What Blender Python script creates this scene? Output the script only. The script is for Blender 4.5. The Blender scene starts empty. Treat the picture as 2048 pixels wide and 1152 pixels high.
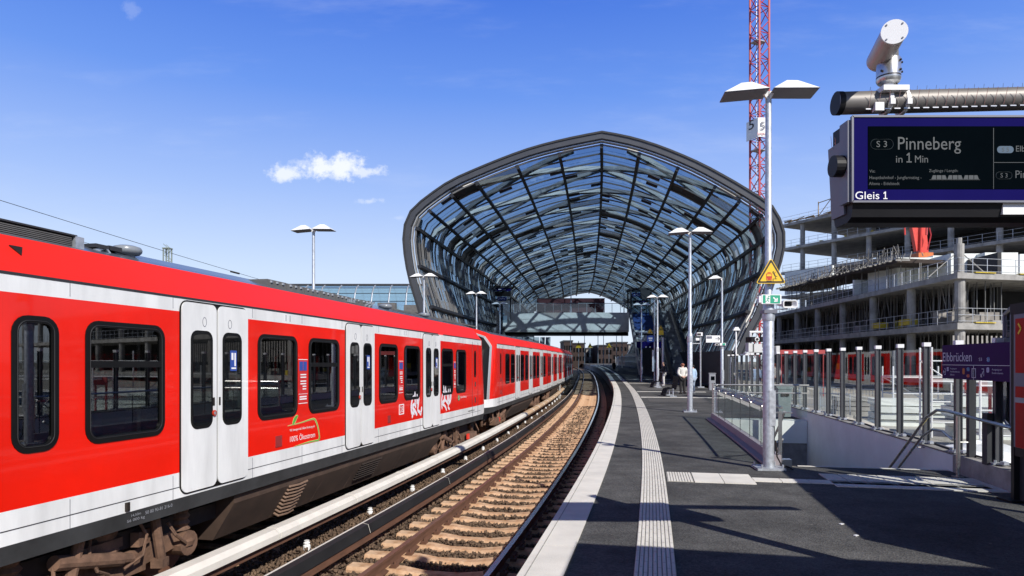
import bpy, bmesh, math, random
import numpy as np
from mathutils import Vector, Matrix
R = math.radians
random.seed(11)
SC = bpy.context.scene
C = SC.collection

# ------------------------------------------------------------------ camera, sky, sun
F, HZ, CX, EYE = 1320.0, 722.0, 1024.0, 1.68
cam = bpy.data.cameras.new("Camera")
cam.sensor_width = 36.0; cam.sensor_fit = 'HORIZONTAL'
cam.lens = 36.0 * F / 2048.0
cam.shift_y = (HZ - 576.0) / 2048.0
cam.clip_start = 0.05; cam.clip_end = 6000
camo = bpy.data.objects.new("Camera", cam); C.objects.link(camo)
camo.location = (0, 0, EYE); camo.rotation_euler = (R(90), 0, 0)
SC.camera = camo
SUN_EL, SUN_AZ = R(36.5), R(146.0)
sl = bpy.data.lights.new("Sun", 'SUN'); sl.energy = 5.0; sl.angle = R(0.55); sl.color = (1.0, 0.955, 0.89)
slo = bpy.data.objects.new("Sun", sl); C.objects.link(slo)
sd = Vector((math.sin(SUN_AZ) * math.cos(SUN_EL), math.cos(SUN_AZ) * math.cos(SUN_EL), math.sin(SUN_EL)))
slo.rotation_euler = (-sd).to_track_quat('-Z', 'Y').to_euler(); slo.location = sd * 60
W = bpy.data.worlds.new("World"); SC.world = W; W.use_nodes = True
wn, wl = W.node_tree.nodes, W.node_tree.links
wn.clear()
def wnode(t, **k):
    n = wn.new(t)
    for a, b in k.items(): setattr(n, a, b)
    return n
def wmath(op, a, b=None, c=None, clamp=False):
    n = wn.new('ShaderNodeMath'); n.operation = op; n.use_clamp = clamp
    for i, s in enumerate((a, b, c)):
        if s is None: continue
        if isinstance(s, (int, float)): n.inputs[i].default_value = s
        else: wl.new(s, n.inputs[i])
    return n.outputs[0]
sky = wnode('ShaderNodeTexSky', sky_type='NISHITA', sun_disc=False, sun_elevation=SUN_EL, sun_rotation=SUN_AZ,
            altitude=0, air_density=1.0, dust_density=0.5, ozone_density=3.0)
tc = wnode('ShaderNodeTexCoord'); sx = wnode('ShaderNodeSeparateXYZ'); wl.new(tc.outputs['Generated'], sx.inputs[0])
yy = wmath('MAXIMUM', sx.outputs[1], 0.05)
cu, cw = wmath('DIVIDE', sx.outputs[0], yy), wmath('DIVIDE', sx.outputs[2], yy)
cb = wnode('ShaderNodeCombineXYZ'); wl.new(cu, cb.inputs[0]); wl.new(cw, cb.inputs[1])
nz = wnode('ShaderNodeTexNoise'); nz.inputs['Scale'].default_value = 30; nz.inputs['Detail'].default_value = 9; nz.inputs['Roughness'].default_value = .66
wl.new(cb.outputs[0], nz.inputs['Vector'])
def puff(px, py, hw, hh, amp, lo=.25):
    u0, w0 = (px - CX) / F, (HZ - py) / F
    a = wmath('POWER', wmath('ABSOLUTE', wmath('DIVIDE', wmath('SUBTRACT', cu, u0), hw / F)), 2.0)
    b = wmath('POWER', wmath('ABSOLUTE', wmath('DIVIDE', wmath('SUBTRACT', cw, w0), hh / F)), 2.0)
    d = wmath('SQRT', wmath('ADD', a, b))
    d = wmath('ADD', d, wmath('MULTIPLY', wmath('SUBTRACT', nz.outputs[0], .5), 3.4))
    n = wn.new('ShaderNodeMapRange'); n.interpolation_type = 'SMOOTHSTEP'
    n.inputs[1].default_value = 1.05; n.inputs[2].default_value = lo; n.inputs[3].default_value = 0; n.inputs[4].default_value = amp
    wl.new(d, n.inputs[0]); return n.outputs[0]
mk = puff(665, 334, 88, 27, .95)
for a in ((575, 345, 52, 18, .85), (610, 326, 40, 10, .35), (725, 344, 42, 14, .7), (738, 402, 30, 9, .45), (795, 436, 22, 8, .2), (265, 18, 22, 20, .12)):
    mk = wmath('MAXIMUM', mk, puff(*a))
# very thin streaks of cirrus
cm = wnode('ShaderNodeMapping'); cm.inputs['Scale'].default_value = (1.0, 4.5, 1); cm.inputs['Rotation'].default_value = (0, 0, R(-14)); wl.new(cb.outputs[0], cm.inputs[0])
cn = wnode('ShaderNodeTexNoise'); cn.inputs['Scale'].default_value = 2.3; cn.inputs['Detail'].default_value = 10; cn.inputs['Roughness'].default_value = .62; wl.new(cm.outputs[0], cn.inputs['Vector'])
cr_ = wnode('ShaderNodeMapRange', interpolation_type='SMOOTHSTEP'); cr_.inputs[1].default_value = .50; cr_.inputs[2].default_value = .78; cr_.inputs[4].default_value = .13; wl.new(cn.outputs[0], cr_.inputs[0])
cir = wmath('MAXIMUM', mk, cr_.outputs[0])
# clear-day gradient by elevation, blended over the physical sky
ramp = wnode('ShaderNodeValToRGB'); el = ramp.color_ramp.elements
stops = [(.0, (.78, .86, .97)), (.13, (.60, .73, .95)), (.24, (.36, .52, .93)), (.37, (.145, .31, .85)), (.50, (.055, .175, .73)), (.66, (.022, .046, .115)), (1., (.013, .024, .05))]
el[0].position, el[0].color = stops[0][0], (*stops[0][1], 1); el[1].position, el[1].color = stops[-1][0], (*stops[-1][1], 1)
for p_, c_ in stops[1:-1]: e_ = el.new(p_); e_.color = (*c_, 1)
wl.new(sx.outputs[2], ramp.inputs[0])
sc10 = wnode('ShaderNodeVectorMath', operation='SCALE'); sc10.inputs[3].default_value = 10.0; wl.new(ramp.outputs[0], sc10.inputs[0])
gm = wnode('ShaderNodeMix', data_type='RGBA'); gm.inputs['Factor'].default_value = .92; wl.new(sky.outputs[0], gm.inputs[6]); wl.new(sc10.outputs[0], gm.inputs[7])
mx = wnode('ShaderNodeMix', data_type='RGBA'); wl.new(cir, mx.inputs['Factor']); wl.new(gm.outputs[2], mx.inputs[6]); mx.inputs[7].default_value = (8.8, 9.2, 9.9, 1)
bg = wnode('ShaderNodeBackground'); bg.inputs[1].default_value = 0.1; wl.new(mx.outputs[2], bg.inputs[0])
wo = wnode('ShaderNodeOutputWorld'); wl.new(bg.outputs[0], wo.inputs[0])
SC.view_settings.view_transform = 'Standard'; SC.view_settings.look = 'None'
SC.view_settings.exposure = 0.12; SC.view_settings.gamma = 1.0
SC.cycles.transparent_max_bounces = 24; SC.cycles.max_bounces = 8; SC.cycles.diffuse_bounces = 3; SC.cycles.glossy_bounces = 4
SC.cycles.caustics_reflective = False; SC.cycles.caustics_refractive = False

# ------------------------------------------------------------------ helpers: placing
Z = Vector((0, 0, 1))
def P(px, py, Y): return Vector(((px - CX) / F * Y, Y, EYE - (py - HZ) / F * Y))
def G(px, py, z=0.0): return P(px, py, F * (EYE - z) / (py - HZ))
KN = [(-60, .225), (0, .222), (6, .215), (9, .207), (14, .187), (22, .172), (36, .153), (50, .130), (68, .117), (100, .108), (138, .08), (200, .05), (260, .0), (350, -.15), (500, -.35)]
EK = [(0, 0), (44, 0), (56, .08), (68, .28), (100, .55), (138, .72), (200, .95), (300, 1.2)]      # the line climbs gently towards the far bend
def ez(p): return float(np.interp(p, [k[0] for k in EK], [k[1] for k in EK]))
YT = np.arange(-60, 420, .25); ST = np.interp(YT, [k[0] for k in KN], [k[1] for k in KN])
XT = np.concatenate([[0], np.cumsum((ST[1:] + ST[:-1]) / 2 * .25)]); XT += .046 - np.interp(5.165, YT, XT)
def slope(p): return float(np.interp(p, YT, ST))
def edgeX(p): return float(np.interp(p, YT, XT))
def heading(p): return math.atan(slope(p))
def off(p, d, z=0.0):                        # point d metres to the right of the platform edge, at station p
    a = heading(p); return Vector((edgeX(p) + d * math.cos(a), p - d * math.sin(a), z + ez(p)))
def station(Y, d):                           # station whose offset point has the given Y
    p = Y
    for _ in range(6): p = Y + d * math.sin(heading(p))
    return p
def offY(Y, d, z=0.0): return off(station(Y, d), d, z)
def tz(p): return -.09 * min(1, max(0, (p - 5.5) / 15))
def tang(p): a = heading(p); return Vector((math.sin(a), math.cos(a), 0))
def side(p): a = heading(p); return Vector((math.cos(a), -math.sin(a), 0))
def frange(a, b, s):
    n = max(1, int(round((b - a) / s))); return [a + (b - a) * i / n for i in range(n + 1)]

# ------------------------------------------------------------------ helpers: meshes
class MB:
    def __init__(s): s.v = []; s.f = []; s.m = []
    def add(s, vs, fs, mi=0):
        b = len(s.v); s.v += [Vector(x) for x in vs]
        for i, f in enumerate(fs):
            s.f.append([b + k for k in f]); s.m.append(mi[i] if isinstance(mi, (list, tuple)) else mi)
    def quad(s, a, b, c, d, mi=0): s.add([a, b, c, d], [(0, 1, 2, 3)], mi)
    def obox(s, c, ax, ay, az, mi=0):        # oriented box: centre and three half-axes
        c, ax, ay, az = Vector(c), Vector(ax), Vector(ay), Vector(az)
        vs = [c + ax * i + ay * j + az * k for i in (-1, 1) for j in (-1, 1) for k in (-1, 1)]
        s.add(vs, [(0, 1, 3, 2), (4, 6, 7, 5), (0, 4, 5, 1), (2, 3, 7, 6), (0, 2, 6, 4), (1, 5, 7, 3)], mi)
    def box(s, c, size, rz=0, mi=0):
        ca, sa = math.cos(rz), math.sin(rz)
        s.obox(c, Vector((ca, sa, 0)) * size[0] / 2, Vector((-sa, ca, 0)) * size[1] / 2, Z * size[2] / 2, mi)
    def beam(s, p, q, w, h, mi=0, up=Z):
        p, q = Vector(p), Vector(q); d = q - p
        if d.length < 1e-6: return
        t = d.normalized(); a = t.cross(up)
        if a.length < 1e-4: a = t.cross(Vector((1, 0, 0)))
        a.normalize(); b = a.cross(t)
        s.obox((p + q) / 2, d / 2, a * w / 2, b * h / 2, mi)
    def tube(s, p, q, r, n=8, r2=None, mi=0, caps=True): s.pipe([p, q], r, n, r2, mi, caps)
    def pipe(s, pts, r, n=8, r2=None, mi=0, caps=True):
        pts = [Vector(p) for p in pts]; b = len(s.v); m = len(pts); ref = None
        for i, p in enumerate(pts):
            t = (pts[min(i + 1, m - 1)] - pts[max(i - 1, 0)])
            t = t.normalized() if t.length > 1e-9 else Z
            if ref is None: ref = Vector((0, 0, 1)) if abs(t.z) < .9 else Vector((1, 0, 0))
            a = t.cross(ref)
            if a.length < 1e-4: a = t.cross(Vector((0, 1, 0)))
            a.normalize(); bb = a.cross(t)
            rr = r if r2 is None else r + (r2 - r) * i / (m - 1)
            if isinstance(r, (list, tuple)): rr = r[i]
            for k in range(n):
                an = 2 * math.pi * k / n; s.v.append(p + a * math.cos(an) * rr + bb * math.sin(an) * rr)
        for i in range(m - 1):
            for k in range(n):
                s.f.append([b + i * n + k, b + i * n + (k + 1) % n, b + (i + 1) * n + (k + 1) % n, b + (i + 1) * n + k]); s.m.append(mi)
        if caps:
            s.f.append([b + k for k in range(n)][::-1]); s.m.append(mi)
            s.f.append([b + (m - 1) * n + k for k in range(n)]); s.m.append(mi)
    def sweep(s, rows, closed=False, mi=0, caps=False):  # rows: lists of points, quads between successive rows
        b = len(s.v); n = len(rows[0]); 
        for r in rows: s.v += [Vector(x) for x in r]
        for i in range(len(rows) - 1):
            for k in range(n if closed else n - 1):
                k2 = (k + 1) % n
                s.f.append([b + i * n + k, b + i * n + k2, b + (i + 1) * n + k2, b + (i + 1) * n + k])
                s.m.append(mi[k] if isinstance(mi, (list, tuple)) else mi)
        if caps:
            c0 = mi[0] if isinstance(mi, (list, tuple)) else mi
            s.f.append([b + k for k in range(n)][::-1]); s.m.append(c0)
            s.f.append([b + (len(rows) - 1) * n + k for k in range(n)]); s.m.append(c0)
    def prism(s, pts, o, ax, ay, dep, mi=0, side_mi=None):
        o, ax, ay, dep = Vector(o), Vector(ax), Vector(ay), Vector(dep); n = len(pts)
        a = [o + ax * x + ay * y for x, y in pts]; bq = [q + dep for q in a]
        sm = mi if side_mi is None else side_mi
        s.add(a + bq, [tuple(range(n)), tuple(range(2 * n - 1, n - 1, -1))] + [(k, n + k, n + (k + 1) % n, (k + 1) % n) for k in range(n)], [mi, sm] + [sm] * n)
    def lathe(s, prof, o, n=16, mi=0):       # prof: (r, z)
        o = Vector(o); rows = [[o + Vector((r * math.cos(2 * math.pi * k / n), r * math.sin(2 * math.pi * k / n), z)) for k in range(n)] for r, z in prof]
        s.sweep(rows, closed=True, mi=mi, caps=True)

def rrect(w, h, r, n=5):
    out = []
    for cx, cy, a0 in ((w / 2 - r, h / 2 - r, 0), (-w / 2 + r, h / 2 - r, 90), (-w / 2 + r, -h / 2 + r, 180), (w / 2 - r, -h / 2 + r, 270)):
        for k in range(n + 1):
            a = R(a0 + 90 * k / n); out.append((cx + r * math.cos(a), cy + r * math.sin(a)))
    return out

def tag(o, label=None, cat=None, group=None, kind=None):
    if label: o['label'] = label
    if cat: o['category'] = cat
    if group: o['group'] = group
    if kind: o['kind'] = kind
    return o
def thing(name, label, cat, loc=(0, 0, 0), group=None, rz=0):
    o = bpy.data.objects.new(name, None); C.objects.link(o); o.location = loc; o.rotation_euler = (0, 0, rz); o.empty_display_size = .2
    return tag(o, label, cat, group)
def base(o):
    b = Vector((0, 0, 0))
    while o is not None: b += Vector(o.location); o = o.parent
    return b
def obj(name, mb, mats, parent=None, world=True, smooth=False, label=None, kind=None, loc=None, split=False):
    if split:
        return split_obj(name, mb, mats, parent, world, smooth)
    me = bpy.data.meshes.new(name)
    o0 = base(parent) if (parent is not None and world) else Vector((0, 0, 0))
    if loc is not None: o0 = Vector(loc)
    me.from_pydata([tuple(v - o0) for v in mb.v], [], mb.f)
    for m in (mats if isinstance(mats, (list, tuple)) else [mats]): me.materials.append(m)
    me.polygons.foreach_set('material_index', mb.m)
    if smooth: me.polygons.foreach_set('use_smooth', [True] * len(me.polygons))
    bm = bmesh.new(); bm.from_mesh(me); bmesh.ops.recalc_face_normals(bm, faces=bm.faces); bm.to_mesh(me); bm.free()
    if smooth:
        try: me.set_sharp_from_angle(angle=R(38))
        except Exception: pass
    me.update()
    o = bpy.data.objects.new(name, me); C.objects.link(o)
    if parent is not None: o.parent = parent
    if loc is not None: o.location = loc
    if label: o['label'] = label
    if kind: o['kind'] = kind
    return o
def split_obj(name, mb, mats, parent, world, smooth):
    # one mesh per loose piece
    p = list(range(len(mb.v)))
    def fd(i):
        while p[i] != i: p[i] = p[p[i]]; i = p[i]
        return i
    for f in mb.f:
        for k in f[1:]: p[fd(k)] = fd(f[0])
    gr = {}
    for f, m in zip(mb.f, mb.m): gr.setdefault(fd(f[0]), []).append((f, m))
    o = None
    for g in gr.values():
        n = MB(); ix = {}
        for f, m in g:
            for k in f:
                if k not in ix: ix[k] = len(n.v); n.v.append(mb.v[k])
            n.f.append([ix[k] for k in f]); n.m.append(m)
        o = obj(name, n, mats, parent, world, smooth)
    return o
def struct(name, mb, mats, **k): return tag(obj(name, mb, mats, **k), kind='structure')
def copytree(o, parent=None, loc=None, rz=None):
    c = o.copy(); C.objects.link(c)
    if parent is not None: c.parent = parent
    if loc is not None: c.location = loc
    if rz is not None: c.rotation_euler = (0, 0, rz)
    for ch in list(o.children): copytree(ch, c)
    return c
TEXTS = []
def text(s, cap, o, ax, ay, mat, parent, fit, name='lettering'):   # cap height and overall width in metres
    TEXTS.append((s, cap, Vector(o), Vector(ax).normalized(), Vector(ay).normalized(), mat, parent, name, fit))

# ------------------------------------------------------------------ materials
def mat(name, col, rough=.6, metal=0., var=.18, scale=3., bump=0., bscale=60., spec=.5, col2=None, stretch=None, detail=6, coat=0.):
    m = bpy.data.materials.new(name); m.use_nodes = True; nt = m.node_tree; n, l = nt.nodes, nt.links
    b = n['Principled BSDF']; b.inputs['Metallic'].default_value = metal; b.inputs['Roughness'].default_value = rough
    b.inputs['Specular IOR Level'].default_value = spec
    if coat: b.inputs['Coat Weight'].default_value = coat; b.inputs['Coat Roughness'].default_value = .04
    t = n.new('ShaderNodeTexCoord'); vec = t.outputs['Object']
    if stretch:
        mp = n.new('ShaderNodeMapping'); mp.inputs['Scale'].default_value = stretch; l.new(vec, mp.inputs[0]); vec = mp.outputs[0]
    nz = n.new('ShaderNodeTexNoise'); nz.inputs['Scale'].default_value = scale; nz.inputs['Detail'].default_value = detail; nz.inputs['Roughness'].default_value = .62
    l.new(vec, nz.inputs['Vector'])
    rp = n.new('ShaderNodeMapRange'); rp.inputs[1].default_value = .3; rp.inputs[2].default_value = .7; l.new(nz.outputs[0], rp.inputs[0])
    mx = n.new('ShaderNodeMix'); mx.data_type = 'RGBA'; l.new(rp.outputs[0], mx.inputs['Factor'])
    c2 = col2 if col2 else tuple(min(1, c * (1 + var * .5)) for c in col); c1 = col if col2 else tuple(c * (1 - var) for c in col)
    mx.inputs[6].default_value = (*c1, 1); mx.inputs[7].default_value = (*c2, 1); l.new(mx.outputs[2], b.inputs['Base Color'])
    rr = n.new('ShaderNodeMapRange'); rr.inputs[3].default_value = max(0, rough * .85); rr.inputs[4].default_value = min(1, rough * 1.15); l.new(nz.outputs[0], rr.inputs[0]); l.new(rr.outputs[0], b.inputs['Roughness'])
    if bump:
        n2 = n.new('ShaderNodeTexNoise'); n2.inputs['Scale'].default_value = bscale; n2.inputs['Detail'].default_value = 4; l.new(t.outputs['Object'], n2.inputs['Vector'])
        bp = n.new('ShaderNodeBump'); bp.inputs['Strength'].default_value = bump; bp.inputs['Distance'].default_value = .02; l.new(n2.outputs[0], bp.inputs['Height']); l.new(bp.outputs[0], b.inputs['Normal'])
    return m
def glass(name, tint, mul=1.6, rough=.01, body=None, bodyfac=0., base_add=0.02):
    m = bpy.data.materials.new(name); m.use_nodes = True; nt = m.node_tree; n, l = nt.nodes, nt.links
    n.remove(n['Principled BSDF']); out = n['Material Output']
    ge = n.new('ShaderNodeNewGeometry'); dt = n.new('ShaderNodeVectorMath'); dt.operation = 'DOT_PRODUCT'; l.new(ge.outputs['Normal'], dt.inputs[0]); l.new(ge.outputs['Incoming'], dt.inputs[1])
    def mth(op, a, b_, c_=None, cl=False):
        q = n.new('ShaderNodeMath'); q.operation = op; q.use_clamp = cl
        for i_, s_ in enumerate((a, b_, c_)):
            if s_ is None: continue
            if isinstance(s_, (int, float)): q.inputs[i_].default_value = s_
            else: l.new(s_, q.inputs[i_])
        return q
    om = mth('SUBTRACT', 1.0, mth('ABSOLUTE', dt.outputs['Value'], None).outputs[0], cl=True)     # thin pane: the same reflection from both faces
    mu = mth('MULTIPLY_ADD', mth('MULTIPLY_ADD', mth('POWER', om.outputs[0], 5.0).outputs[0], .92, .07).outputs[0], mul, base_add, True)
    tr = n.new('ShaderNodeBsdfTransparent'); tr.inputs[0].default_value = (*tint, 1)
    gl = n.new('ShaderNodeBsdfGlossy'); gl.inputs['Roughness'].default_value = rough; gl.inputs[0].default_value = (.95, .97, 1, 1)
    src = tr.outputs[0]
    if body:
        df = n.new('ShaderNodeBsdfDiffuse'); df.inputs[0].default_value = (*body, 1)
        m2 = n.new('ShaderNodeMixShader'); m2.inputs[0].default_value = bodyfac; l.new(tr.outputs[0], m2.inputs[1]); l.new(df.outputs[0], m2.inputs[2]); src = m2.outputs[0]
    ms = n.new('ShaderNodeMixShader'); l.new(mu.outputs[0], ms.inputs[0]); l.new(src, ms.inputs[1]); l.new(gl.outputs[0], ms.inputs[2]); l.new(ms.outputs[0], out.inputs[0])
    return m
def speckle(name, col, col2, scale, rough=.9, bump=.3, big=.5, wear=False):
    # fine grain (stone chips) over slow patches
    m = bpy.data.materials.new(name); m.use_nodes = True; nt = m.node_tree; n, l = nt.nodes, nt.links
    b = n['Principled BSDF']; b.inputs['Roughness'].default_value = rough; b.inputs['Specular IOR Level'].default_value = .3
    t = n.new('ShaderNodeTexCoord')
    v = n.new('ShaderNodeTexVoronoi'); v.inputs['Scale'].default_value = scale; l.new(t.outputs['Object'], v.inputs['Vector'])
    sp = n.new('ShaderNodeSeparateColor'); l.new(v.outputs['Color'], sp.inputs[0])
    nz = n.new('ShaderNodeTexNoise'); nz.inputs['Scale'].default_value = big; nz.inputs['Detail'].default_value = 8; l.new(t.outputs['Object'], nz.inputs['Vector'])
    ad = n.new('ShaderNodeMath'); ad.operation = 'MULTIPLY_ADD'; ad.inputs[1].default_value = .55; l.new(sp.outputs[0], ad.inputs[0])
    s2 = n.new('ShaderNodeMapRange'); s2.inputs[1].default_value = .3; s2.inputs[2].default_value = .7; s2.inputs[4].default_value = .45; l.new(nz.outputs[0], s2.inputs[0]); l.new(s2.outputs[0], ad.inputs[2])
    mx = n.new('ShaderNodeMix'); mx.data_type = 'RGBA'; l.new(ad.outputs[0], mx.inputs['Factor']); mx.inputs[6].default_value = (*col, 1); mx.inputs[7].default_value = (*col2, 1)
    last = mx.outputs[2]
    if wear:
        w1 = n.new('ShaderNodeTexNoise'); w1.inputs['Scale'].default_value = 1.7; w1.inputs['Detail'].default_value = 9; w1.inputs['Roughness'].default_value = .7; l.new(t.outputs['Object'], w1.inputs['Vector'])
        r1 = n.new('ShaderNodeMapRange'); r1.inputs[1].default_value = .38; r1.inputs[2].default_value = .62; r1.inputs[3].default_value = .66; r1.inputs[4].default_value = 1.18; l.new(w1.outputs[0], r1.inputs[0])
        m1 = n.new('ShaderNodeVectorMath'); m1.operation = 'SCALE'; l.new(last, m1.inputs[0]); l.new(r1.outputs[0], m1.inputs[3])
        v2 = n.new('ShaderNodeTexVoronoi'); v2.inputs['Scale'].default_value = 2.6; l.new(t.outputs['Object'], v2.inputs['Vector'])
        r2 = n.new('ShaderNodeMapRange'); r2.inputs[1].default_value = .042; r2.inputs[2].default_value = .030; l.new(v2.outputs['Distance'], r2.inputs[0])
        m2 = n.new('ShaderNodeMix'); m2.data_type = 'RGBA'; l.new(r2.outputs[0], m2.inputs['Factor']); l.new(m1.outputs[0], m2.inputs[6]); m2.inputs[7].default_value = (.17, .165, .155, 1); last = m2.outputs[2]
    l.new(last, b.inputs['Base Color'])
    bp = n.new('ShaderNodeBump'); bp.inputs['Strength'].default_value = bump; bp.inputs['Distance'].default_value = .01; l.new(v.outputs['Distance'], bp.inputs['Height']); l.new(bp.outputs[0], b.inputs['Normal'])
    return m
def emis(name, col, st):
    m = bpy.data.materials.new(name); m.use_nodes = True; b = m.node_tree.nodes['Principled BSDF']
    b.inputs['Base Color'].default_value = (*[c * .3 for c in col], 1); b.inputs['Emission Color'].default_value = (*col, 1); b.inputs['Emission Strength'].default_value = st; return m

RED = mat('train_red', (.82, .012, .003), .3, var=.16, scale=.7, coat=.4, spec=.25, bump=.06, bscale=1.6)
REDC = mat('cantrail_red', (.80, .022, .014), .45, var=.10, scale=.8, spec=.3)
WHT = mat('train_white', (.78, .79, .78), .35, var=.2, scale=2.5, coat=.25, stretch=(1, 1, .22), bump=.05, bscale=1.6)
GRY = mat('skirt_grey', (.046, .048, .050), .6, var=.45, scale=2.2, spec=.3)
BLK = mat('black_rubber', (.008, .008, .008), .45, var=.2, spec=.18)
SEAL = mat('dark_seal', (.03, .03, .032), .6)
ROOF = mat('train_roof_grey', (.10, .115, .145), .22, var=.3, scale=1.2)
WGL = glass('carriage_glass', (.40, .41, .41), 1.25, .01)
INT = mat('saloon_lining', (.20, .20, .21), .7, var=.1)
SEAT = mat('seat_blue', (.03, .05, .16), .8, var=.3, scale=20)
RIB = mat('roof_unit_grey', (.13, .125, .12), .6, var=.25, scale=5)
EQB = mat('equipment_brown', (.062, .037, .025), .85, var=.4, scale=3)
TGL = mat('train_window_glass', (.005, .006, .007), .015, var=.2, spec=.62, coat=.12)
BOG = mat('bogie_brown', (.17, .095, .060), .85, var=.5, scale=6, bump=.3, bscale=30)
UND = mat('underframe_dirt', (.045, .032, .025), .95, var=.4, scale=4)
SIL = mat('nose_silver', (.42, .43, .44), .35, metal=.3, var=.08)
ASPH = speckle('platform_asphalt', (.036, .036, .037), (.130, .128, .122), 62, big=.55, bump=.5, wear=True)
ASPH2 = speckle('asphalt_patch', (.075, .072, .068), (.14, .135, .13), 75, big=.5, bump=.3)
WPAV = mat('white_paving', (.74, .71, .64), .8, var=.14, scale=2.2, bump=.25, bscale=90)
GROOVE = mat('paving_groove', (.36, .345, .31), .9, var=.2, scale=5)
CONC = mat('concrete', (.37, .36, .335), .85, var=.45, scale=.9, bump=.2, bscale=18)
CONCD = mat('stained_concrete', (.30, .285, .26), .9, var=.5, scale=2.5, bump=.3, bscale=25)
SLEEP = mat('sleeper_concrete', (.40, .21, .10), .9, col2=(.66, .46, .30), scale=6, bump=.3, bscale=40)
BAL = speckle('ballast', (.045, .030, .020), (.165, .115, .075), 22, bump=.9, big=1.2)
STONE = mat('ballast_stone', (.052, .032, .020), .95, col2=(.17, .11, .068), scale=7, detail=2)
RUST = mat('rail_rust', (.135, .062, .035), .8, var=.35, scale=3, stretch=(1, 1, 6))
STEEL = mat('rail_steel', (.80, .80, .80), .16, metal=1., var=.1)
WORN = mat('worn_rail_top', (.26, .13, .08), .42, metal=.5, var=.3, scale=4)
COVW = mat('cover_white', (.70, .67, .60), .6, var=.13, scale=2.4)
COVT = mat('cover_tan', (.52, .36, .22), .75, var=.2, scale=3)
COVB = mat('cover_black', (.020, .020, .020), .5, var=.3, scale=3, spec=.2)
GALV = mat('galvanised_steel', (.50, .53, .57), .48, metal=.55, var=.28, scale=14, detail=3)
DKST = mat('dark_grey_steel', (.045, .046, .05), .55, metal=.2, var=.15, spec=.3)
RINGM = mat('hall_ring_metal', (.082, .084, .09), .42, metal=.4, var=.12, scale=1.2)
RIBM = mat('hall_rib_black', (.018, .019, .022), .5, var=.2)
ARCHM = mat('hall_arch_grey', (.60, .58, .54), .6, var=.2, scale=.6)
BARM = mat('hall_bar_light', (.40, .40, .39), .5, metal=.3, var=.15)
HGL = glass('hall_glass', (.31, .44, .56), .55, .02)
HFR = glass('hall_fritted_glass', (.30, .38, .44), .6, .06, body=(.27, .255, .235), bodyfac=.5)
HDK = mat('hall_dark_panel', (.022, .024, .028), .4, var=.2)
FGL = glass('fence_glass', (.90, .935, .93), 1.0, .004, base_add=.0)
PGL = glass('railing_glass', (.86, .93, .92), .9, .006, body=(.55, .66, .66), bodyfac=.02)
TUB = glass('tube_glass', (.55, .72, .80), 1.2, .03, body=(.30, .48, .62), bodyfac=.55)
WALLW = mat('white_wall', (.78, .81, .76), .7, var=.12, scale=1.2, bump=.1, bscale=10)
PARA = mat('parapet_metal', (.34, .30, .315), .55, var=.15, scale=2)
STNL = mat('stainless_steel', (.56, .55, .53), .28, metal=.9, var=.1)
NAVY = mat('display_navy', (.010, .008, .085), .4, var=.08, spec=.0)
BODYD = mat('display_housing', (.012, .012, .014), .5, var=.15, spec=.2)
SIDEG = mat('display_side_grey', (.15, .155, .19), .5, var=.12)
SCRN = mat('display_screen', (.0018, .0035, .005), .3, var=.25, scale=1.5, spec=.0)
PIPEM = mat('beam_pipe', (.20, .185, .17), .5, metal=.35, var=.25, scale=3)
WPL = mat('white_plastic', (.80, .80, .79), .4, var=.05)
PURP = mat('station_sign_purple', (.040, .010, .075), .6, var=.1, spec=.08)
BARG = mat('hall_bar_grey', (.14, .14, .14), .5, var=.15)
TXTW = mat('white_lettering', (.80, .80, .80), .6, var=.02)
TXTG = emis('screen_lettering', (.058, .080, .090), .10)
TXTB = emis('screen_blue', (.035, .11, .20), .30)
YEL = mat('sign_yellow', (.82, .52, .02), .5, var=.06)
SGRN = mat('sign_green', (.015, .33, .19), .45, var=.06)
SRED = mat('sign_red', (.52, .035, .012), .5, var=.06)
SBLK = mat('sign_black', (.02, .014, .01), .5, var=.06)
BLUE = mat('sign_blue', (.03, .075, .33), .5, var=.08)
CRANE = mat('crane_red', (.43, .030, .034), .5, var=.2, scale=2)
YARD = mat('yard_sand', (.40, .38, .34), .95, var=.3, scale=.35, bump=.3, bscale=3)
EARTH = mat('ground_earth', (.24, .22, .17), .95, var=.3, scale=.05)
WIRE = mat('wire_black', (.03, .03, .03), .6)
GRN = mat('leaf_green', (.10, .42, .06), .5, var=.1)
BRICK = mat('brick_red', (.035, .021, .018), .85, var=.3, scale=.8)
DKRED = mat('dark_red_cladding', (.085, .014, .018), .6, var=.2, scale=.2)
YELM = mat('formwork_yellow', (.62, .46, .03), .6, var=.2)
# ================================================================== ground, track bed, platform
g = MB(); g.quad((-3000, -600, -4.6), (3000, -600, -4.6), (3000, 5200, -4.6), (-3000, 5200, -4.6)); struct('ground', g, EARTH)
TB = -1.16                                                   # ballast level
b = MB()
b.sweep([[off(p, d, TB + (0 if i < 4 else -.0) + tz(p)) for i, d in enumerate((-7.42, -5.7, -3.6, -1.7, .25))] for p in frange(-14, 250, 1.0)])
struct('ballast_bed', b, BAL)
# yard beyond the fence and the embankment edge
b = MB(); b.sweep([[off(p, d, z) for d, z in ((5.78, -.62), (12, -.66), (34, -.9), (110, -1.0), (111, -4.5))] for p in frange(-40, 150, 5)])
struct('construction_yard', b, YARD)
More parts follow.
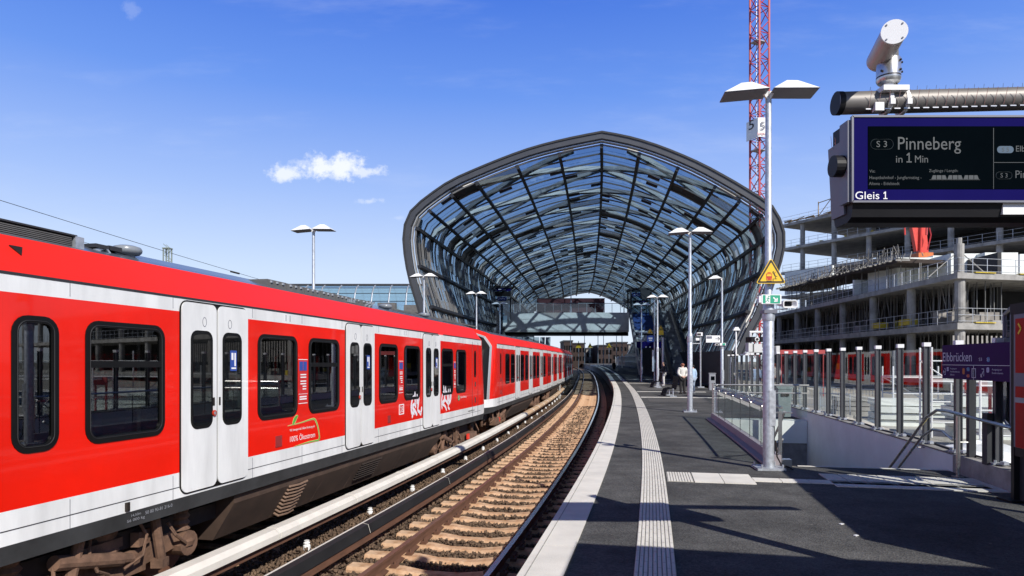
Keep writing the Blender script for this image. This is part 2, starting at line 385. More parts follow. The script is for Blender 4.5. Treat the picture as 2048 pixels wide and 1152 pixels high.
# platform
def strip(mb, d0, d1, z, ps, mi=0): mb.sweep([[off(p, d0, z), off(p, d1, z)] for p in ps], mi=mi)
SW0, SW1, SWL, SWR = 11.15, 19.4, 3.02, 5.50
b = MB()
allp = frange(-14, 230, 1.0)
strip(b, .04, SWL, 0, allp)
strip(b, SWL, 5.78, 0, frange(-14, SW0, .8)); 
strip(b, SWL, 5.78, 0, frange(SW1, 46, 1.0)); strip(b, SWL, 9.0, 0, frange(46, 230, 2.0))
b.sweep([[off(p, .05, -.004), off(p, .05, -.16), off(p, .30, -.16), off(p, .30, -1.4)] for p in allp], mi=1)
struct('platform', b, [ASPH, CONCD])
b = MB(); b.sweep([[off(p, d, z) for d, z in ((-7.4, -1.5), (-7.4, -.004), (-13.2, -.004), (-13.2, -4.5))] for p in frange(-14, 200, 2)])
struct('far_platform', b, [ASPH])
# repaired asphalt patches
b = MB()
for (p0, p1, d0, d1) in ((27.5, 31.5, 1.5, 3.9), (38, 44, 1.6, 4.6)): strip(b, d0, d1, .004, frange(p0, p1, .5))
struct('asphalt_repair', b, ASPH2)
# white edge blocks (real blocks with open joints)
b = MB(); p = -12.0
while p < 150:
    q = p + 1.19; zz = [.010, .018]
    rows = []
    for s in frange(p, q, .6): rows.append([off(s, .0, -.15), off(s, .0, .016), off(s, .35, .016), off(s, .35, -.002)])
    b.sweep(rows, caps=True); p += 1.20
struct('platform_edge_strip', b, WPAV)
b = MB()
for p in frange(-12, 60, .6): b.obox(off(p + .3, .065, .017), tang(p) * .3, side(p) * .004, Z * .002)
struct('edge_groove', b, GROOVE)
# tactile guide strip: slabs with seven ribs each
b = MB(); strip(b, .885, 1.215, .008, frange(-12, 150, 1.0), 0)
p = -12.0
while p < 60:
    for k in range(9):
        d = .903 + k * .0368
        b.sweep([[off(s, d - .0135, .009), off(s, d - .011, .0135), off(s, d + .011, .0135), off(s, d + .0135, .009)] for s in (p + .003 + (.15 if k % 2 else 0), p + .297 + (.15 if k % 2 else 0))], mi=1)
    p += .3
struct('tactile_strip', b, [GROOVE, WPAV])
b = MB(); strip(b, .885, 1.215, .012, frange(60, 150, 1.0), 0); struct('tactile_strip_far', b, WPAV)
# cross guide: ribbed field, two plates, narrow band, ribbed field at the stair head
pc = G(1345, 955); pst = station(pc.y, 1.5)
b = MB()
def cell(d0, d1, p0, p1, z, mi): b.sweep([[off(p0, d, -.002), off(p0, d, z), off(p1, d, z), off(p1, d, -.002)] for d in (d0, d1)], mi=mi, caps=True)
pA = 9.45
cell(1.24, 1.60, pA, pA + .74, .008, 0)
for k in range(9):
    d = 1.255 + k * .038; cell(d, d + .026, pA + .005, pA + .735, .0135, 1)
cell(1.61, 2.0, pA, pA + .74, .0135, 1); cell(2.01, 2.42, pA, pA + .74, .0135, 1)
for k in range(8): cell(2.43 + k * .37, 2.43 + k * .37 + .36, pA + .22, pA + .48, .0135, 1)
pB0, pB1 = 9.50, 10.45
for k in range(8):
    cell(3.45 + k * .262, 3.45 + k * .262 + .255, pB0 + .32, pB1, .008, 0)
    for j in range(13): cell(3.455 + k * .262, 3.45 + k * .262 + .25, pB0 + .33 + j * .05, pB0 + .362 + j * .05, .0135, 1)
    cell(3.45 + k * .262, 3.45 + k * .262 + .255, pB0, pB0 + .31, .0135, 1)
struct('tactile_crossing', b, [GROOVE, WPAV])
b = MB()
cell(.0 + 1.25, 5.3, 30.6, 30.95, .012, 0); cell(1.25, 4.9, 36.2, 36.5, .012, 0)
for k in range(2): cell(1.25, 5.2, 49 + k * 8, 49.3 + k * 8, .012, 0)
struct('white_marking', b, WPAV)

# ---- tracks
def rail(mb, d, ps, zt, h=.17):
    prof = [(-.036, 0), (.036, 0), (.036, -.04), (.010, -.055), (.010, -.14), (.07, -.155), (.07, -h), (-.07, -h), (-.07, -.155), (-.010, -.14), (-.010, -.055), (-.036, -.04)]
    mb.sweep([[off(p, d + x, zt + z + tz(p)) for x, z in prof] for p in ps], closed=True, mi=[0] + [1] * 11, caps=True)
RT = -.94
def track(name, label, centre, pmin, pmax, nspar):
    t = thing(name, label, 'railway track', off(6, centre, TB), 'railway tracks')
    for s in (-.755, .755):
        mb = MB(); rail(mb, centre + s, frange(pmin, pmax, .9), RT); obj('rail', mb, [STEEL if s > 0 else WORN, RUST], t)
    sb = MB()                                                 # one concrete sleeper, waisted
    prof = [(-1.3, .20), (-.55, .20), (-.25, .165), (.25, .165), (.55, .20), (1.3, .20)]
    rows = []
    for x, h in prof:
        w = .13 if abs(x) > .4 else .105
        rows.append([(x, -w, 0), (x, -w * .98, h - .05), (x, -w * .72, h - .008), (x, w * .72, h - .008), (x, w * .98, h - .05), (x, w, 0)])
    sb.sweep(rows, closed=True, caps=True)
    for s in (-.755, .755):
        for k in (-1, 1): sb.box((s + k * .11, 0, .215), (.08, .12, .04), mi=1); sb.tube((s + k * .11, 0, .22), (s + k * .11, 0, .27), .018, 6, mi=1)
    proto = None; rest = MB()
    for i in range(nspar):
        p = 4.2 + .6 * i; c = off(p, centre, RT - .17 - .165 + tz(p)); rz = -heading(p)
        if i < 95:
            if proto is None: proto = obj('sleeper', sb, [SLEEP, RUST], t, world=False); o = proto
            else: o = proto.copy(); C.objects.link(o); o.parent = t
            o.location = c - t.location + Vector((0, 0, random.uniform(-.008, .008))); o.rotation_euler = (0, 0, rz + random.uniform(-.015, .015))
        else: rest.box(c + Z * .1, (2.6, .26, .2), rz)
    if rest.v: obj('sleeper', rest, SLEEP, t, kind='stuff')
    return t
track('railway_track', 'empty railway track with rusty rails and sandy concrete sleepers beside the platform', -1.72, -14, 200, 190)
track('railway_track', 'railway track under the red train with dark brown rails', -5.70, -14, 200, 95)

def third_rail(label, d, ztop, covers, wid, hgt, seg, p0, p1, far_from=None, dark=False):
    t = thing('third_rail', label, 'third rail', off(8, d, TB), 'covered third rails')
    near, farb = MB(), MB(); rl = MB()
    p = p0; k = 0
    while p < p1:
        q = p + seg - .012; mb = farb if (far_from and p > far_from) else near
        hw = wid / 2
        prof = [(-hw, -hgt), (-hw * .95, -hgt * .25), (-hw * .8, 0), (-hw * .42, 0), (hw * .55, -hgt * .12), (hw, -hgt)] if dark else [(-hw, -hgt), (-hw * .92, -hgt * .25), (-hw * .55, 0), (hw * .55, 0), (hw, -hgt * .42), (hw * 1.02, -hgt)]
        rows = [[off(s, d + x, ztop + z + tz(s)) for x, z in prof] for s in frange(p, q, .8)]
        mb.sweep(rows, closed=True, caps=True, mi=[0, 0, 0, 1 if dark else 0, 1 if dark else 0, 0])
        q2 = p + .2
        rows = [[off(s, d + x * 1.02, ztop + z * 1.02 + .004 + tz(s)) for x, z in prof[1:5] + [(hw * 1.03, -hgt * .9)]] for s in (p + .05, q2)]
        col = MB(); col.sweep(rows, caps=True); (None if dark else obj('cover_joint', col, COVW, t))
        if not dark:
            o = off(p + seg * .5, d - .12, TB + .03 + tz(p)); ins = MB(); ins.lathe([(.055, .0), (.055, .07), (.04, .085), (.05, .11), (.035, .125), (.04, .145)], o, 10); obj('insulator', ins, WPL, t)
        p += seg; k += 1
    mats = [COVW, COVB] if not dark else [COVW, COVB]
    obj('cover', near, mats, t)
    if farb.v: obj('cover', farb, [COVT, COVB], t, label='tan cover farther along')  # cover sections farther along are tan
    rl.sweep([[off(s, d + x, ztop - hgt - .02 + z + tz(s)) for x, z in ((-.05, 0), (.06, 0), (.06, -.09), (-.05, -.09))] for s in frange(p0, p1, 1.)], closed=True, caps=True); obj('conductor', rl, RUST, t)
third_rail('long third rail under a broad white angular cover beside the red train', -3.90, -.52, None, .27, .13, 2.3, 1, 58, far_from=27)
third_rail('third rail with black side and narrow white edge beside the empty track', -3.06, -.66, None, .17, .14, 4.0, 1, 90, dark=True)

# loose stones
def stones(n, pr, dr, size):
    rs = np.random.default_rng(5 + n); base_v = np.array([(1, 0, 0), (-1, 0, 0), (0, 1, 0), (0, -1, 0), (0, 0, 1), (0, 0, -1)], float)
    base_f = np.array([(0, 2, 4), (2, 1, 4), (1, 3, 4), (3, 0, 4), (2, 0, 5), (1, 2, 5), (3, 1, 5), (0, 3, 5)])
    p = rs.uniform(pr[0], pr[1], n); d = rs.uniform(dr[0], dr[1], n)
    k = (p - 4.2) / .6; fr = np.abs(k - np.round(k)) * .6
    keep = ~((fr < .145) & (d > -3.05) & (d < -.40)); keep &= ~((np.abs(np.abs(d + 1.72) - .755) < .10))
    p, d = p[keep], d[keep]; n = len(p)
    sl = np.interp(p, YT, ST); a = np.arctan(sl); X = np.interp(p, YT, XT) + d * np.cos(a); Yv = p - d * np.sin(a)
    tzv = -.09 * np.clip((p - 5.5) / 15, 0, 1)
    Zv = TB + tzv + rs.uniform(-.005, .035, n) + np.where((d > -3.0) & (d < -.4), .010, .0) + np.where(d < -3.1, .05, 0)
    sz = size * rs.uniform(.55, 1.35, (n, 1, 1)) * rs.uniform(.6, 1.2, (n, 6, 1)); v = base_v[None] * sz
    th = rs.uniform(0, 6.28, n); c, s = np.cos(th), np.sin(th); th2 = rs.uniform(0, 6.28, n); c2, s2 = np.cos(th2), np.sin(th2)
    x, y, z = v[..., 0], v[..., 1], v[..., 2] * .8
    x, z = x * c2[:, None] - z * s2[:, None], x * s2[:, None] + z * c2[:, None]
    x, y = x * c[:, None] - y * s[:, None], x * s[:, None] + y * c[:, None]
    V = np.stack([x + X[:, None], y + Yv[:, None], z + Zv[:, None]], -1).reshape(-1, 3)
    Fc = (base_f[None] + (np.arange(n) * 6)[:, None, None]).reshape(-1, 3)
    return V, Fc
Vs, Fs, o = [], [], 0
for a in ((15000, (4.5, 11), (-4.6, .0), .032), (15000, (11, 20), (-4.6, .0), .036), (14000, (20, 42), (-4.6, .0), .045)):
    v, f = stones(*a); Vs.append(v); Fs.append(f + o); o += len(v)
V = np.concatenate(Vs).astype(np.float32); Fc = np.concatenate(Fs).astype(np.int32)
me = bpy.data.meshes.new('ballast_stones'); me.vertices.add(len(V)); me.vertices.foreach_set('co', V.ravel())
me.loops.add(Fc.size); me.loops.foreach_set('vertex_index', Fc.ravel()); me.polygons.add(len(Fc)); me.polygons.foreach_set('loop_start', np.arange(0, Fc.size, 3, dtype=np.int32))
me.materials.append(STONE); me.update(calc_edges=True); me.validate()
o = bpy.data.objects.new('ballast_stones', me); C.objects.link(o); tag(o, 'loose brown ballast stones between and beside the sleepers', 'ballast', kind='stuff')

# ================================================================== the red trains
HC = 2.277
def carriage(label, Pn, m, away, L, nose, wins, doors, slit, bogies, boxes, detail, lead=None, tilt=0.0):
    holes = detail
    n = math.sqrt(1 + m * m); fwd = Vector((m / n, 1 / n, 0)); perp = Vector((1 / n, -m / n, 0))
    d = fwd if away else -fwd
    sl = tilt if away else -tilt
    def T(u, v, z): return Vector(Pn) + d * u + perp * v + Z * (z + sl * u)
    D3 = (d + Z * sl).normalized(); RD = D3 if away else -D3      # reading direction left to right in the picture
    t = thing('train_carriage', label, 'train carriage', T(L / 2, -1.42, -1.07), 'red suburban train carriages')
    half = [(-.9, -.22), (-.30, -.20), (-.03, -.17), (0, 0), (0, .29), (0, 2.128), (0, HC), (-.05, 2.36), (-.29, 2.66), (-.42, 2.71), (-.8, 2.835), (-1.425, 2.90)]
    hm = [3, 3, 2, 1, 0, 1, 4, 4, 5, 5, 5]
    prof = half + [(-2.85 - v, z) for v, z in half[-2::-1]]; pm = hm + hm[::-1]
    def sec(u):
        if not nose or u >= 1.3: return [T(u, v, z) for v, z in prof]
        f = u / 1.3; w = .70 + .30 * math.sin(f * math.pi / 2) ** .8; k = .80 + .20 * math.sin(f * math.pi / 2)
        r = []
        for v, z in prof:
            vv = -1.425 + (v + 1.425) * w
            zz = z if z < 1.0 else 1.0 + (z - 1.0) * k
            bulge = (-.26 * (1 - abs(zz - .55) / 1.2) * (1 - f) if zz < 1.6 else 0) + .85 * max(0, (zz - .9) / 1.7) * (1 - f)
            r.append(T(u + bulge, vv, zz if zz > 0 else zz * (1 + .5 * (1 - f))))
        return r
    us = ([0, .12, .3, .45, .62, .85, 1.06, 1.3] if nose else [0]) + frange(1.5 if nose else .02, L, 1.0)
    body = MB(); rows = [sec(u) for u in us]; nn = len(prof)
    for i in range(len(us) - 1):
        um = (us[i] + us[i + 1]) / 2; mi = []
        for k in range(nn - 1):
            zc = (prof[k][1] + prof[k + 1][1]) / 2; c = pm[k]
            if nose and um < 1.3:
                if um < .45 and zc > 1.05: c = 6
                elif um < .62 and zc > 1.0: c = 7
                elif zc > .28: c = 0 if zc < 2.3 else 4
                elif zc > 0: c = 1
            mi.append(c)
        if holes and us[i] >= 1.3:                            # leave the window band of the near side open here, panels follow
            body.sweep([r[:5] for r in rows[i:i + 2]], mi=mi[:4]); body.sweep([r[5:] for r in rows[i:i + 2]], mi=mi[5:])
        else: body.sweep(rows[i:i + 2], mi=mi)
    body.add(rows[0], [tuple(range(nn))], 6 if nose else 3); body.add(rows[-1], [tuple(range(nn))], 3)
    if holes:
        hs_ = sorted([(min(a, b) + .052, max(a, b) - .052) for a, b, _ in wins if min(a, b) < L])
        def wq(a, b, z0, z1):
            nn_ = max(1, int((b - a) / 1.0))
            for k in range(nn_): body.quad(T(a + (b - a) * k / nn_, 0, z0), T(a + (b - a) * (k + 1) / nn_, 0, z0), T(a + (b - a) * (k + 1) / nn_, 0, z1), T(a + (b - a) * k / nn_, 0, z1), 0)
        cur = 1.3
        for a, b in hs_: wq(cur, a, .29, 2.128); wq(a, b, .29, .802); wq(a, b, 1.893, 2.128); cur = b
        wq(cur, L, .29, 2.128)
    obj('body', body, [RED, WHT, GRY, UND, REDC, ROOF, BLK, SIL], t)
    # thin dark gutter line over the white band, and the skirt joint
    mb = MB()
    u0 = 1.4 if nose else .05
    def bar(mb, a, b, z, h, v=.004, th=.006, mi=0): mb.beam(T(a, v, z), T(b, v, z), th, h, mi)
    for a, b in ([(u0, doors[0][0] - .3), (doors[0][0] + .1, L)] if doors else [(u0, L)]): bar(mb, a, b, HC + .012, .024, .002)
    bar(mb, u0, L, .125, .007, .0015); obj('trim_line', mb, SEAL, t)
    def plate(mb, a, b, z0, z1, r, vout, dep=.05, mi=0, nseg=5):
        mb.prism(rrect(abs(b - a), z1 - z0, r, nseg), T((a + b) / 2, vout, (z0 + z1) / 2), D3, Z, -perp * dep, mi)
    for (a, b, tr) in wins:
        mb = MB(); gl = MB(); e = .062
        if holes:
            w_, c0 = abs(b - a), T((a + b) / 2, 0, 1.3475); o1, o2 = rrect(w_, 1.195, .15, 5), rrect(w_ - .124, 1.071, .09, 5)
            R_ = lambda pts, v: [c0 + D3 * x + Z * y + perp * v for x, y in pts]
            lp = [R_(o1, .0), R_(o1, .010), R_(o2, .010), R_(o2, -.05)]; mb.sweep([list(q) + [q[0]] for q in zip(*lp)] and [l_ + [l_[0]] for l_ in lp])
            if tr: mb.obox(c0 + Z * .175 + perp * -.01, D3 * (w_ / 2 - .06), perp * .018, Z * .033)
            f = obj('window', mb, BLK, t)
            gl.prism(rrect(w_ - .12, 1.075, .09, 5), c0 - perp * .012, D3, Z, -perp * .002)
            obj('pane', gl, WGL, f)
        else:
            plate(mb, a, b, .75, 1.945, .15, .009); f = obj('window', mb, BLK, t)
        if holes: pass
        elif tr:
            plate(gl, a + e * (1 if b > a else -1), b - e * (1 if b > a else -1), .815, 1.49, .07, .012); plate(gl, a + e * (1 if b > a else -1), b - e * (1 if b > a else -1), 1.555, 1.885, .07, .012)
        else: plate(gl, a + e * (1 if b > a else -1), b - e * (1 if b > a else -1), .815, 1.885, .09, .012)
        if not holes: obj('pane', gl, TGL, f)
        if detail:
            fr = MB(); s = 1 if b > a else -1
            pts = [(x, y) for x, y in rrect(abs(b - a) - .10, 1.10, .10, 5)]; c0 = T((a + b) / 2, .0135, 1.35)
            loop = [c0 + D3 * x + Z * y for x, y in pts]; fr.pipe(loop + [loop[0]], .003, 4); obj('inner_seal', fr, DKST, f)
    if slit is not None:
        mb = MB(); plate(mb, slit - .1, slit + .1, 1.15, 1.95, .095, .009); f = obj('window', mb, BLK, t, label='narrow cab door window')
        mb = MB(); plate(mb, slit - .06, slit + .06, 1.22, 1.88, .055, .012); obj('pane', mb, TGL, f)
        mb = MB()
        for uu in (slit - .32, slit + .3): bar(mb, 0, 0, 0, 0) if False else mb.beam(T(uu, .003, .02), T(uu, .003, 2.2), .004, .012)
        mb.box(T(slit, .012, .95), (.03, .03, .14)); mb.box(T(slit, .012, .48), (.03, .03, .16)); obj('cab_door_seam', mb, SEAL, t)
    for (a, b) in doors:
        lo, hi = .045, 2.245; mid = (a + b) / 2
        sm = MB(); plate(sm, a - .018, b + .018, lo - .02, hi + .02, .12, .010); obj('door_seal', sm, BLK, t)
        for (p, q) in ((a, mid - .014), (mid + .014, b)):
            lf = MB(); plate(lf, p, q, lo, hi, .085, .024, .03); D = obj('door_leaf', lf, WHT, t)
            c = (p + q) / 2 + (.03 if p == a else -.03); hw = (q - p) * .32
            wf = MB(); plate(wf, c - hw, c + hw, .76, 1.925, .11, .029); obj('door_window', wf, BLK, D)
            pg = MB(); plate(pg, c - hw + .035, c + hw - .035, .80, 1.885, .08, .032); obj('pane', pg, TGL, D)
        bt = MB(); bu = mid + (.075 if not away else -.075); bt.tube(T(bu, .024, .93), T(bu, .045, .93), .035, 12); bt.tube(T(bu, .045, .93), T(bu, .05, .93), .02, 10, mi=1); obj('door_button', bt, [SRED, GALV], t)
        if detail:
            mb = MB(); plate(mb, bu - .02, bu + .02, 1.02, 1.12, .005, .028); plate(mb, bu - .13, bu - .10, 1.02, 1.12, .004, .028); obj('door_label', mb, SBLK, t, split=True)
            st = MB(); cc = (a + mid) / 2 if not away else (mid + b) / 2; plate(st, cc - .055, cc + .075, 1.44, 1.70, .01, .036); so = obj('sticker', st, BLUE, t, label='blue and white sticker on the door window')
            ws = MB(); plate(ws, cc - .03, cc - .005, 1.50, 1.67, .004, .040); plate(ws, cc + .02, cc + .055, 1.58, 1.67, .004, .040); plate(ws, cc - .035, cc + .055, 1.465, 1.485, .003, .040); obj('sticker_print', ws, TXTW, so)
            rg = MB()
            for uu in (mid - .24, mid + .24): 
                lp = [T(uu, .025, 2.03) + D3 * (.035 * math.cos(k * .52)) + Z * (.055 * math.sin(k * .52)) for k in range(13)]; rg.pipe(lp, .004, 4)
            obj('door_emblem', rg, SIDEG, t)
    if holes:                                                 # the saloon seen through the windows
        mb = MB(); lo_, hi_ = 1.6, L - .1
        pts = [(-.06, .12), (-2.72, .12), (-2.72, 2.2), (-.06, 2.2)]
        for k in range(3):
            (v0, z0_), (v1, z1_) = pts[k], pts[k + 1]; mb.quad(T(lo_, v0, z0_), T(hi_, v0, z0_), T(hi_, v1, z1_), T(lo_, v1, z1_), 0)
        for u in (lo_, hi_): mb.quad(T(u, -.06, .12), T(u, -2.72, .12), T(u, -2.72, 2.2), T(u, -.06, 2.2))
        for a, b, _ in wins:
            if b < L: mb.obox(T((a + b) / 2, -2.70, 1.38), D3 * ((b - a) / 2 - .05), perp * .012, Z * .50, 1)
        obj('saloon', mb, [INT, TGL], t)
        u = 1.9; k = 0
        while u < L - .6:
            if not any(a - .35 < u < b + .35 for a, b in doors):
                for vv in (-.42, -2.25):
                    mb = MB(); sg = 1 if k % 2 else -1
                    mb.obox(T(u, vv, .55), D3 * .22, perp * .40, Z * .05); mb.obox(T(u - .22 * sg, vv, .92), D3 * .045, perp * .40, Z * .36); mb.obox(T(u - .22 * sg, vv, 1.33), D3 * .05, perp * .30, Z * .07); mb.obox(T(u, vv - .1, .3), D3 * .05, perp * .1, Z * .2); obj('seat', mb, SEAT, t)
            k += 1; u += .82
        for a, b in doors:
            for u in (a - .12, b + .12):
                mb = MB(); mb.tube(T(u, -.45, .12), T(u, -.45, 2.2), .02, 6); mb.tube(T(u, -.95, .12), T(u, -.95, 2.2), .02, 6); mb.tube(T(u, -.45, 1.0), T(u, -.95, 1.0), .016, 6); obj('grab_pole', mb, STNL, t)
    # under the floor
    mb = MB()
    mb.obox(T(L / 2, -1.425, -.40), D3 * (L / 2 - .8), perp * 1.05, Z * .10); obj('underfloor_light_block', mb, UND, t)  # plain box added below the floor to block light
    zr = -1.07
    for ub in bogies:
        B = MB()
        for v in (-.42,):
            for k in (-1, 1):
                B.lathe([(.14, -.03), (.16, .03), (.10, .06)], T(ub + k * 1.1, v + .06, zr + .42), 10)
                B.tube(T(ub + k * 1.1, v - .05, zr + .42), T(ub + k * 1.1, v + .17, zr + .42), .15, 14)
                B.lathe([(.13, 0), (.10, .04), (.13, .08), (.10, .12), (.13, .16), (.10, .2), (.12, .24)], T(ub + k * 1.1, v + .02, zr + .58), 12)
                B.beam(T(ub + k * .95, v, zr + .50), T(ub + k * .35, v, zr + .42), .14, .22)
                B.tube(T(ub + k * .62, v + .18, zr + .36), T(ub + k * .50, v + .2, zr + .86), .055, 10); B.tube(T(ub + k * .52, v + .2, zr + .78), T(ub + k * .47, v + .21, zr + 1.0), .035, 8)
                B.box(T(ub + k * .60, v + .18, zr + .33), (.14, .14, .10)); B.box(T(ub + k * .47, v + .18, zr + .95), (.20, .14, .07))
                B.pipe([T(ub + k * .3, v + .14, zr + .9), T(ub + k * .38, v + .2, zr + .7), T(ub + k * .3, v + .22, zr + .5), T(ub + k * .1, v + .16, zr + .4)], .018, 6)
                B.pipe([T(ub + k * .75, v + .16, zr + .75), T(ub + k * .8, v + .22, zr + .6), T(ub + k * 1.0, v + .2, zr + .45)], .02, 6)
            B.beam(T(ub - .5, v, zr + .40), T(ub + .5, v, zr + .40), .16, .26)
            B.tube(T(ub - .05, v + .16, zr + .52), T(ub + .78, v + .2, zr + .72), .075, 12); B.tube(T(ub - .2, v + .16, zr + .49), T(ub + .0, v + .16, zr + .53), .055, 10)
            B.lathe([(.2, 0), (.22, .1), (.18, .2), (.21, .3), (.16, .42)], T(ub, v - .1, zr + .5), 12)
            B.box(T(ub + .1, v + .02, zr + .68), (.16, .5, .10), -math.atan(m)); B.box(T(ub - .4, v + .1, zr + .66), (.1, .22, .16)); B.box(T(ub + .28, v + .12, zr + .3), (.12, .3, .12))
        bo = obj('bogie', B, BOG, t)
        for k in (-1, 1):
            Wm = MB(); Wm.tube(T(ub + k * 1.1, -.76, zr + .42), T(ub + k * 1.1, -.64, zr + .42), .42, 28); Wm.tube(T(ub + k * 1.1, -.64, zr + .42), T(ub + k * 1.1, -.60, zr + .42), .30, 24); obj('wheel', Wm, RUST, bo)
    for (a, b, fins) in boxes:
        mb = MB(); pr = [(-.10, -.20), (-.10, -.30), (-.42, -.80), (-2.4, -.80), (-2.4, -.20)]
        mb.prism([(v, z) for v, z in pr], T(a, 0, 0), perp, Z, D3 * (b - a))
        for k in range(1, int(abs(b - a) / 1.2)): mb.beam(T(a + k * 1.2, -.115, -.31), T(a + k * 1.2, -.41, -.785), .012, .012, 0, D3)
        bx = obj('equipment_box', mb, EQB, t)
        if fins is not None:
            fm = MB()
            for k in range(9):
                f0 = k / 8
                vb, zb_ = -.10 - .30 * (.25 + .75 * f0), -.32 - .46 * f0
                w = .62 - .1 * f0; s = -1 if not away else 1
                c = fins
                pts = [T(c - w / 2, vb + .0, zb_ + .04), T(c - w / 2 + .06, vb + .07, zb_), T(c, vb + .085, zb_ - .01), T(c + w / 2 - .05, vb + .07, zb_), T(c + w / 2, vb + .02, zb_ + .05)]
                fm.pipe(pts, .019, 7)
            obj('cooling_pipes', fm, mat('cooling_pipe_brown', (.22, .14, .095), .6, var=.3, scale=8), t)
            lv = MB()
            for k in range(7): lv.beam(T(c - 3.2, -.13 - .03 * k, -.36 - .05 * k), T(c - 2.3, -.13 - .03 * k, -.36 - .05 * k), .02, .016)
            obj('louvre', lv, UND, t)
    if nose:
        mb = MB()
        for k in range(2):
            mb.tube(T(.9, -.5, -.25), T(.75, -.45, -.72), .05, 8); mb.tube(T(1.5, -.35, -.3), T(1.3, -.25, -.62), .06, 8)
        mb.box(T(1.9, -.35, -.62), (.5, .9, .22), -math.atan(m)); mb.tube(T(.2, -1.42, -.35), T(-.45, -1.42, -.35), .09, 10)
        mb.pipe([T(1.4, -.2, -.2), T(1.2, -.12, -.5), T(1.0, -.2, -.6)], .025, 6)
        obj('coupler_gear', mb, BOG, t, split=True); 
        mb = MB(); mb.box(T(2.35, -.12, -.58), (.05, .16, .16), -math.atan(m)); obj('red_marker', mb, mat('marker_red', (.7, .04, .02), .5), t)
    return t, T, D3, RD, perp, plate
# -- the carriage in front: stations from the photograph's window edges
MA = .2196; YN = 21.7; XN = -4.24 + MA * (YN - 5.46)
ZN = .13 - .0064 * (YN - 5.46)
def uA(px): return (YN - (-7179.0 / (px - 1314.0))) * math.sqrt(1 + MA * MA)
def pr(a, b): x, y = uA(a), uA(b); return (min(x, y), max(x, y))
winsA = [(*pr(883, 906), True), (*pr(912, 932), False), (*pr(758, 795.5), False), (*pr(808, 840), False), (*pr(515, 594.5), False), (*pr(617, 678.5), True), (*pr(170, 329), True), (*pr(22, 117), False)]
doorsA = [pr(846, 879), pr(691, 747), pr(361, 493), ]
doorsA = doorsA + [(doorsA[2][0] + 3.95, doorsA[2][1] + 3.95)]
winsA += [(doorsA[3][1] + .4, doorsA[3][1] + 1.4, False)]
bA = [uA(915) , uA(275)]
ca, TA, DA, RDA, PERA, plateA = carriage('nearest red carriage with white double doors filling the left of the view', (XN, YN, ZN), MA, False, 21.5, True, winsA, doorsA, uA(950), bA, [(4.9, uA(482), uA(610))], True, tilt=-.0064)
layout_w = winsA[:8]; layout_d = doorsA[:3]
nb = 1.0
M1 = .176; Y1 = 23.0
carriage('second red carriage, its rounded nose with black windscreen facing the nearest carriage', (-4.83 + M1 * Y1, Y1, ZN), M1, True, 16.6, True, layout_w[:7], layout_d, uA(950), [3.2, 13.6], [(5, 11.5, None)], False)
w2 = []; d2 = []
for k in range(3):
    d2.append((2.6 + k * 4.6, 3.9 + k * 4.6))
    w2 += [(.5 + k * 4.6, 1.25 + k * 4.6, True), (1.5 + k * 4.6, 2.3 + k * 4.6, False)]
carriage('third red carriage, farther along the curve past the overbridge stairs', (2.12, 39.6, ZN), .150, True, 15.6, False, w2, d2, None, [2.5, 13], [(4.5, 11, None)], False)
carriage('fourth and farthest red carriage, its end at the bend under the concourse', (4.5, 55.4, ZN), .130, True, 15.8, False, w2, d2, None, [2.5, 13], [(4.5, 11, None)], False)

# -- roof units and small things on the nearest carriage
def uV(px, v): return (YN - 1320.0 * (5.439 + 1.0238 * abs(v)) / (1314.0 - px)) * math.sqrt(1 + MA * MA)
mb = MB(); ua, ub_ = uV(133, .4), 21.3
mb.obox(TA((ua + ub_) / 2, -.84, 2.735), DA * (ub_ - ua) / 2, PERA * .44, Z * .065, 1)
for k in range(7): mb.beam(TA(ua + .05, -.39, 2.675 + k * .017), TA(ub_, -.39, 2.675 + k * .017), .03, .009, 0)
mb.obox(TA((ua + ub_) / 2, -.86, 2.806), DA * (ub_ - ua) / 2, PERA * .50, Z * .008, 1)
mb.obox(TA(ua - .03, -.56, 2.735), DA * .05, PERA * .20, Z * .068, 2); mb.tube(TA(ua - .08, -.58, 2.74), TA(ua - .13, -.58, 2.74), .055, 10, mi=2)
obj('air_conditioner', mb, [RIB, SEAL, GALV], ca)
mb = MB()
for (a, b, h) in ((uV(150, .6), uV(180, .6), .02), (uV(178, .6), uV(205, .6), .024)): mb.obox(TA((a + b) / 2, -.72, 2.76 + h), DA * abs(b - a) / 2, PERA * .25, Z * h)
mb.beam(TA(uV(172, .5), -.5, 2.73), TA(uV(190, .5), -.5, 2.77), .03, .03, 1); mb.beam(TA(uV(192, .5), -.5, 2.77), TA(uV(200, .5), -.5, 2.72), .06, .02, 1)
obj('roof_box', mb, [SEAL, GALV], ca)
def dome(px, nm='antenna_dome'):
    mb = MB(); c = TA(uV(px, .6), -.6, 2.765); rows = []
    for r, z in ((.09, -.03), (.10, 0), (.155, .012), (.185, .038), (.19, .065), (.17, .094), (.11, .11), (.03, .114)):
        rows.append([c + DA * (math.cos(2 * math.pi * k / 20) * r * .85) + PERA * (math.sin(2 * math.pi * k / 20) * r * .8) + Z * z for k in range(20)])
    mb.sweep(rows, closed=True, caps=True); obj(nm, mb, mat('dome_grey', (.22, .24, .26), .3, var=.1), ca, smooth=True)
dome(236); dome(766); dome(845)
mb = MB()
ra, rb = uV(528, .4), uV(742, .4)
for i in range(7):
    u1 = ra + (rb - ra) * (i / 7); u2 = ra + (rb - ra) * ((i + .97) / 7)
    mb.obox(TA((u1 + u2) / 2, -.74, 2.735), DA * abs(u2 - u1) / 2, PERA * .34, Z * (.075 - .003 * (i % 3)), 0)
    for q in (.2, .5, .8): mb.box(TA(u1 + (u2 - u1) * q, -.395, 2.78), (.03, .05, .03), mi=1)
